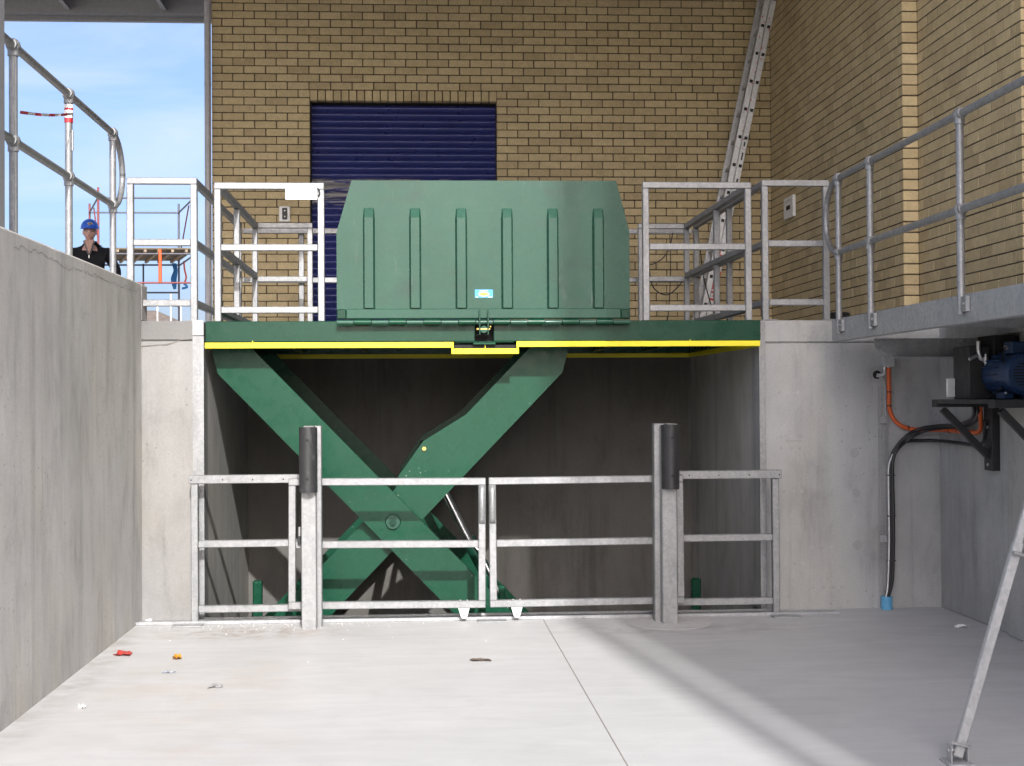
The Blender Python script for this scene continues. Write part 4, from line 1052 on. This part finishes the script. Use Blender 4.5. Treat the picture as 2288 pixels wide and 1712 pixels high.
q = NL.lerp(NR, .64); MB().cyl(zz(q, 4.37), zz(q, 5.12), .04, 8).build('upright', M['scaf_orange'], t)
q = FL.lerp(FR, .6); MB().cyl(zz(q, 4.35), zz(q, 5.05), .022, 8).build('upright', M['scaf_dark'], t)
for i in range(11):
    a, b_ = i/11, (i + .93)/11
    p0, p1 = NL.lerp(FL, (a + b_)/2), NR.lerp(FR, (a + b_)/2)
    MB().bar(zz(p0, 5.14), zz(p1, 5.14), .235, .038, .004).build('plank', M['wood'], t)
for i in range(7):
    p0, p1 = NL.lerp(NR, (i + .4)/7), FL.lerp(FR, (i + .4)/7)
    MB().bar(zz(p0, 5.09), zz(p1, 5.09), .06, .06, .004).build('joist', M['wood_pale'], t)
t = thing('hanging_cloth', (-5.75, 36.7, 4.9), 'blue rag hanging from the right side of the scaffold', 'rag')
mb = MB()
for k in range(3): mb.tube(curve([(-5.95 + .03*k, 36.72, 5.05), (-5.90 + .02*k, 36.72, 4.88), (-5.96 + .04*k, 36.70, 4.66), (-5.90 + .01*k, 36.71, 4.42 + .05*k)]), .04 - .008*k, 8)
mb.build('cloth', M['cloth_blue'], t)
t = thing('ribbon', (-5.55, 36, 4.9), 'thin red and blue ribbon hanging beside the blue rag', 'ribbon')
mb = MB(); mb.tube(curve([(-5.57, 36, 5.05), (-5.56, 36, 4.85), (-5.52, 36, 4.65), (-5.57, 36, 4.5)]), .022, 6, 0); mb.tube(curve([(-5.57, 36, 4.5), (-5.50, 36, 4.42), (-5.62, 36, 4.38)]), .03, 6, 1); mb.build('strip', [M['scaf_orange'], M['cloth_blue']], t)
t = thing('house', (-13, 73, DECK), 'low brown-roofed house far off below the scaffold', 'house')
MB().box(-19, -10.5, 70, 78, DECK - .05, 4.8).build('wall', M['render'], t)
mb = MB(); mb.add([(-19.5,69.5,4.7),(-10,69.5,4.7),(-10,78.5,4.7),(-19.5,78.5,4.7),(-15.5,74,6.15),(-12.8,74,6.15),(-19.5,69.5,4.8),(-10,69.5,4.8),(-10,78.5,4.8),(-19.5,78.5,4.8)],
    [(3,2,1,0),(0,1,7,6),(1,2,8,7),(2,3,9,8),(3,0,6,9),(6,7,5,4),(7,8,5),(8,9,4,5),(9,6,4)]); mb.build('roof', M['tile'], t)
for x in (-18, -15, -12): MB().cbox(x, x + 1.2, 69.97, 69.995, 3.3, 4.4, .01).build('window', M['dark'], t)
t = thing('garden_house', (-9.5, 85, DECK), 'pale roof ridge of a second house just right of the scaffold leg', 'house')
MB().box(-12, -6, 84, 90, DECK - .05, 5.0).build('wall', M['render'], t)
mb = MB(); mb.prism([(-12.4, 5.0), (-5.6, 5.0), (-9, 6.7)], 1, 83.6, 90.4); mb.build('roof', M['tile'], t)
for i, (x, y, h) in enumerate(((-8.62, 50, 4.85), (-8.18, 50, 5.25), (-7.85, 50, 4.85))):
    p = MB().cyl((x, y, DECK - .02), (x, y, h), .022, 8).build('site_post', M['white'])
    tag(p, ['leftmost of three thin white posts below the scaffold deck', 'tallest, middle one of three thin white posts below the scaffold deck', 'rightmost of three thin white posts below the scaffold deck'][i], 'post', 'white posts beyond the dock')

# ------------------------------------------------------------------ person behind the left wall
M['skin'] = plain('skin', (.70, .41, .33), .55, 0, .1, 30)
M['jacket'] = plain('black_jacket', (.012, .012, .016), .85, 0, .2, 15)
M['trouser'] = plain('dark_trousers', (.03, .035, .05), .85)
M['helmet'] = plain('blue_helmet', (.03, .15, .72), .3, 0, .05)
M['shirt'] = plain('checked_shirt', (.20, .19, .20), .8, 0, .8, 60)
M['hair'] = plain('dark_hair', (.03, .022, .018), .8)
M['lens'] = plain('spectacle_frame', (.06, .05, .05), .3, .5)
MX, MY, MZ = -4.335, 20.0, DECK - .012
per = thing('person', (MX, MY, MZ), 'person in blue helmet and black jacket standing beyond the left wall', 'person')
per.rotation_euler = (0, 0, R(8))
def skin_obj(name, verts, edges, radii, mat, parent, root=0, lv=2):
    me = bpy.data.meshes.new(name); me.from_pydata(verts, edges, [])
    o = bpy.data.objects.new(name, me); C.objects.link(o); o.parent = parent
    m_ = o.modifiers.new('skin', 'SKIN'); m_.use_smooth_shade = True
    if not me.skin_vertices: me.attributes.new('skin', 'FLOAT', 'POINT')
    sv = me.skin_vertices[0].data
    for i, r_ in enumerate(radii): sv[i].radius = r_ if isinstance(r_, tuple) else (r_, r_); sv[i].use_root = (i == root)
    s_ = o.modifiers.new('sub', 'SUBSURF'); s_.levels = lv; s_.render_levels = lv
    me.materials.append(mat); return o
def hand(sx, x, y, z):
    v = []; e = []; r = []
    return v, e, r
# body: one skinned figure (torso, neck, limbs, five fingers each)
V = [(0,0,.98),(0,.0,1.2),(0,.01,1.42),(0,0,1.50),(0,-.01,1.60)]; Rr = [(.15,.11),(.15,.10),(.10,.06),.066,.066]; Ed = [(0,1),(1,2),(2,3),(3,4)]
for sx in (-1, 1):
    b0 = len(V); out = 1.0 if sx < 0 else 1.35
    V += [(sx*.17,.01,1.34),(sx*.262*out,.03,1.15),(sx*(.275*out - (.05 if sx > 0 else 0)),-.06,.92),(sx*(.27*out - (.06 if sx > 0 else 0)),-.09,.84)]; Rr += [.035,.03,.028,(.045,.022)]
    Ed += [(2,b0),(b0,b0+1),(b0+1,b0+2),(b0+2,b0+3)]
    hx, hy, hz = V[b0+3]
    for fi, (dx, ln) in enumerate(((-.030,.075),(-.010,.085),(.010,.08),(.030,.062))):
        f0 = len(V); V += [(hx+dx, hy-.01, hz-.05), (hx+dx, hy-.02, hz-.05-ln*.5), (hx+dx*.9, hy-.04, hz-.05-ln)]; Rr += [.010,.009,.007]; Ed += [(b0+3,f0),(f0,f0+1),(f0+1,f0+2)]
    f0 = len(V); V += [(hx-sx*.045, hy-.03, hz-.01), (hx-sx*.05, hy-.05, hz-.05)]; Rr += [.011,.009]; Ed += [(b0+3,f0),(f0,f0+1)]
    l0 = len(V); V += [(sx*.10,0,.90),(sx*.11,-.01,.50),(sx*.12,.02,.09),(sx*.13,-.12,.05)]; Rr += [.085,.058,.042,(.045,.03)]; Ed += [(0,l0),(l0,l0+1),(l0+1,l0+2),(l0+2,l0+3)]
body = skin_obj('body', V, Ed, Rr, M['skin'], per)
# head: shaped ball with nose, brow, chin and ears
hm = MB(); hm.ball((0,-.02,1.665), .1, (.84, 1.0, 1.24), 28, 20)
for i, v in enumerate(hm.v):
    x, y, z = v.x, v.y + .02, v.z - 1.665
    if y < 0:
        if z < -.03: v.x *= 1 - .16*min(1, (-z - .03)/.09); v.y -= .012*min(1, (-z - .03)/.08)
        nose = math.exp(-((x/.016)**2 + ((z + .018)/.026)**2)); v.y -= .026*nose
        eye = math.exp(-(((abs(x) - .031)/.014)**2 + ((z - .012)/.012)**2)); v.y += .012*eye
        lip = math.exp(-((x/.026)**2 + ((z + .062)/.008)**2)); v.y -= .005*lip
        brow = math.exp(-(((abs(x) - .03)/.022)**2 + ((z - .034)/.010)**2)); v.y -= .006*brow
    elif z < -.04: v.x *= .9
for sx in (-1, 1): hm.ball((sx*.085, 0, 1.655), .03, (.32, .6, 1), 10, 8)
head = hm.build('head', M['skin']); head.parent = per; head['label'] = 'face with spectacles under the helmet'
mb = MB()
for sx in (-1, 1): mb.ball((sx*.031, -.099, 1.678), .009, (1.2, .5, .7), 8, 6)
o = mb.build('eyes', M['hair']); o.parent = head
mb = MB(); mb.ball((0, -.112, 1.602), .022, (1, .25, .16), 10, 6); o = mb.build('mouth', plain('lips', (.30, .10, .09), .5)); o.parent = head
mb = MB()
for sx in (-1, 1):
    mb.tube([(sx*.033 + .023*math.cos(a*math.pi/6), -.120, 1.675 + .017*math.sin(a*math.pi/6)) for a in range(13)], .0022, 6)
    mb.tube([(sx*.056, -.118, 1.679), (sx*.078, -.06, 1.677), (sx*.086, .0, 1.665)], .002, 6)
o = mb.build('spectacles', M['lens']); o.parent = per
mb = MB(); mb.ball((0, .012, 1.690), .1, (.82, .92, .82), 20, 12); o = mb.build('hair', M['hair']); o.parent = per
# jacket, collar, trousers, shoes, helmet
V = [(0,0,.92),(0,.0,1.12),(0,.01,1.36),(0,.02,1.47),(0,.03,1.545)]; Rr = [(.20,.15),(.20,.145),(.215,.135),(.105,.09),(.088,.07)]; Ed = [(0,1),(1,2),(2,3),(3,4)]
for sx in (-1, 1):
    b0 = len(V); out = 1.0 if sx < 0 else 1.35
    V += [(sx*.205,.015,1.40),(sx*.262*out,.03,1.15),(sx*(.275*out - (.05 if sx > 0 else 0)),-.06,.90)]; Rr += [.086,.066,.05]; Ed += [(2,b0),(b0,b0+1),(b0+1,b0+2)]
jk = skin_obj('jacket', V, Ed, Rr, M['jacket'], per)
mb = MB(); mb.prism([(-.078, 1.53), (-.060, 1.535), (-.004, 1.36), (-.016, 1.352)], 1, -.148, -.10); mb.prism([(.078, 1.53), (.060, 1.535), (.004, 1.36), (.016, 1.352)], 1, -.148, -.10)
o = mb.build('shirt_collar', M['shirt']); o.parent = per
mb = MB(); mb.prism([(-.061, 1.545), (.061, 1.545), (.0, 1.362)], 1, -.144, -.06); o = mb.build('open_neck', M['skin']); o.parent = per
mb = MB(); mb.box(-.004, .004, -.158, -.146, 1.30, 1.345); o = mb.build('zip', M['bolt']); o.parent = per
V = [(0,0,.96)]; Rr = [(.17,.13)]; Ed = []
for sx in (-1, 1):
    l0 = len(V); V += [(sx*.10,0,.84),(sx*.112,-.01,.50),(sx*.12,.02,.11)]; Rr += [.105,.085,.075]; Ed += [(0,l0),(l0,l0+1),(l0+1,l0+2)]
skin_obj('trousers', V, Ed, Rr, M['trouser'], per)
for sx in (-1, 1):
    mb = MB(); mb.ball((sx*.125, -.06, .05), .06, (.85, 2.2, .85), 14, 8); o = mb.build('shoe', M['hair']); o.parent = per
mb = MB(); mb.ball((0, -.005, 1.712), .118, (1.0, 1.14, 1.07), 26, 16)
keep = []
for v in mb.v:
    if v.z < 1.712: v.z = 1.712 - (1.712 - v.z)*.12
hl = mb.build('helmet', M['helmet']); hl.parent = per; hl['label'] = 'blue safety helmet with yellow badge'
mb = MB(); n = 24; vs = []
for i in range(n + 1):
    a = math.pi + math.pi*i/n
    vs += [(.112*math.cos(a), -.005 + .125*math.sin(a), 1.718), (.125*math.cos(a), -.01 + .185*math.sin(a), 1.698), (.125*math.cos(a), -.01 + .185*math.sin(a), 1.692), (.112*math.cos(a), -.005 + .125*math.sin(a), 1.708)]
for i in range(n):
    b = 4*i
    for q in range(4): pass
fs = []
for i in range(n):
    b = 4*i; fs += [(b, b+1, b+5, b+4), (b+1, b+2, b+6, b+5), (b+2, b+3, b+7, b+6)]
mb.add(vs, fs, 0, True); o = mb.build('brim', M['helmet']); o.parent = hl
mb = MB(); 
m_e = []
for i in range(16):
    a = 2*math.pi*i/16; x = .012 + .036*math.cos(a); z = 1.762 + .015*math.sin(a)
    yy = -.005 - .118*1.14*math.sqrt(max(0, 1 - (x/.118)**2 - ((z - 1.712)/(.118*1.07))**2)) - .003
    m_e.append((x, yy, z))
mb.add(m_e, [list(range(16))]); mb.add([(p[0], p[1] + .002, p[2]) for p in m_e], [list(range(16))[::-1]]); o = mb.build('badge', M['st_yel']); o.parent = hl

# ------------------------------------------------------------------ litter on the floor
def crumple(name, x, y, sx, sy, sz, mat, label, seed, cat='litter'):
    random.seed(seed); m_ = MB(); n = 6; vs = []
    for j in range(4):
        for i in range(n):
            a = i/(n-1); b_ = j/3
            vs.append((x + sx*(a - .5) + random.uniform(-.12, .12)*sx, y + sy*(b_ - .5) + random.uniform(-.15, .15)*sy, .003 + sz*random.random()*(1 if 0 < i < n-1 else .4)))
    N_ = len(vs); vs2 = [(v[0], v[1], max(.001, v[2] - .003)) for v in vs]
    fs = []
    for j in range(3):
        for i in range(n-1):
            a = j*n + i; fs.append((a, a+1, a+n+1, a+n)); fs.append((N_+a+n, N_+a+n+1, N_+a+1, N_+a))
    m_.add(vs + vs2, fs); tag(m_.build(name, mat), label, cat, 'scraps on the yard floor')
crumple('wrapper', -1.935, 9.89, .105, .10, .03, plain('red_foil', (.5, .05, .04), .35, 0, .5, 60), 'crumpled red wrapper on the floor near the left wall', 1)
crumple('wrapper', -1.557, 9.70, .05, .08, .03, plain('amber_foil', (.6, .27, .03), .4, 0, .5, 60), 'small amber scrap right of the red wrapper', 2)
crumple('paper_scrap', 3.92, 10.46, .10, .05, .025, M['white'], 'white torn paper scrap on the shaded floor by the side wall', 3)
crumple('plastic_scrap', -1.18, 8.75, .075, .10, .012, plain('clear_scrap', (.42, .41, .42), .3), 'grey plastic scrap on the sunlit floor', 4)
crumple('paper_scrap', -1.83, 8.2, .04, .05, .03, M['white'], 'small white crumple nearest the left foreground', 5)
crumple('leaf', .40, 9.44, .13, .045, .015, plain('dry_leaf', (.13, .10, .08), .8, 0, .4, 40), 'dry brown strip lying in the middle of the floor', 6)
crumple('paper_scrap', -2.03, 11.30, .07, .05, .03, M['white'], 'white rubble scrap at the foot of the bright pier', 7)
crumple('plastic_scrap', -1.53, 9.22, .07, .04, .008, plain('blue_scrap', (.33, .36, .42), .5), 'faint blue-grey scrap below the amber scrap', 8)
random.seed(21); mb = MB()
for i in range(150):
    x, y = random.gauss(-1.1, .55), 11.13 - abs(random.gauss(0, .14))
    if random.random() < .06: x, y = random.uniform(-2, 1.0), random.uniform(9, 11)
    r_ = random.uniform(.002, .007)
    if x < -2.1 or x > 3.5: continue
    mb.ball((x, y, r_*.5), r_, (1, 1, .7), 6, 4)
tag(mb.build('concrete_crumbs', M['slab']), 'scattered pale concrete crumbs along the gate track', 'rubble', kind='stuff')
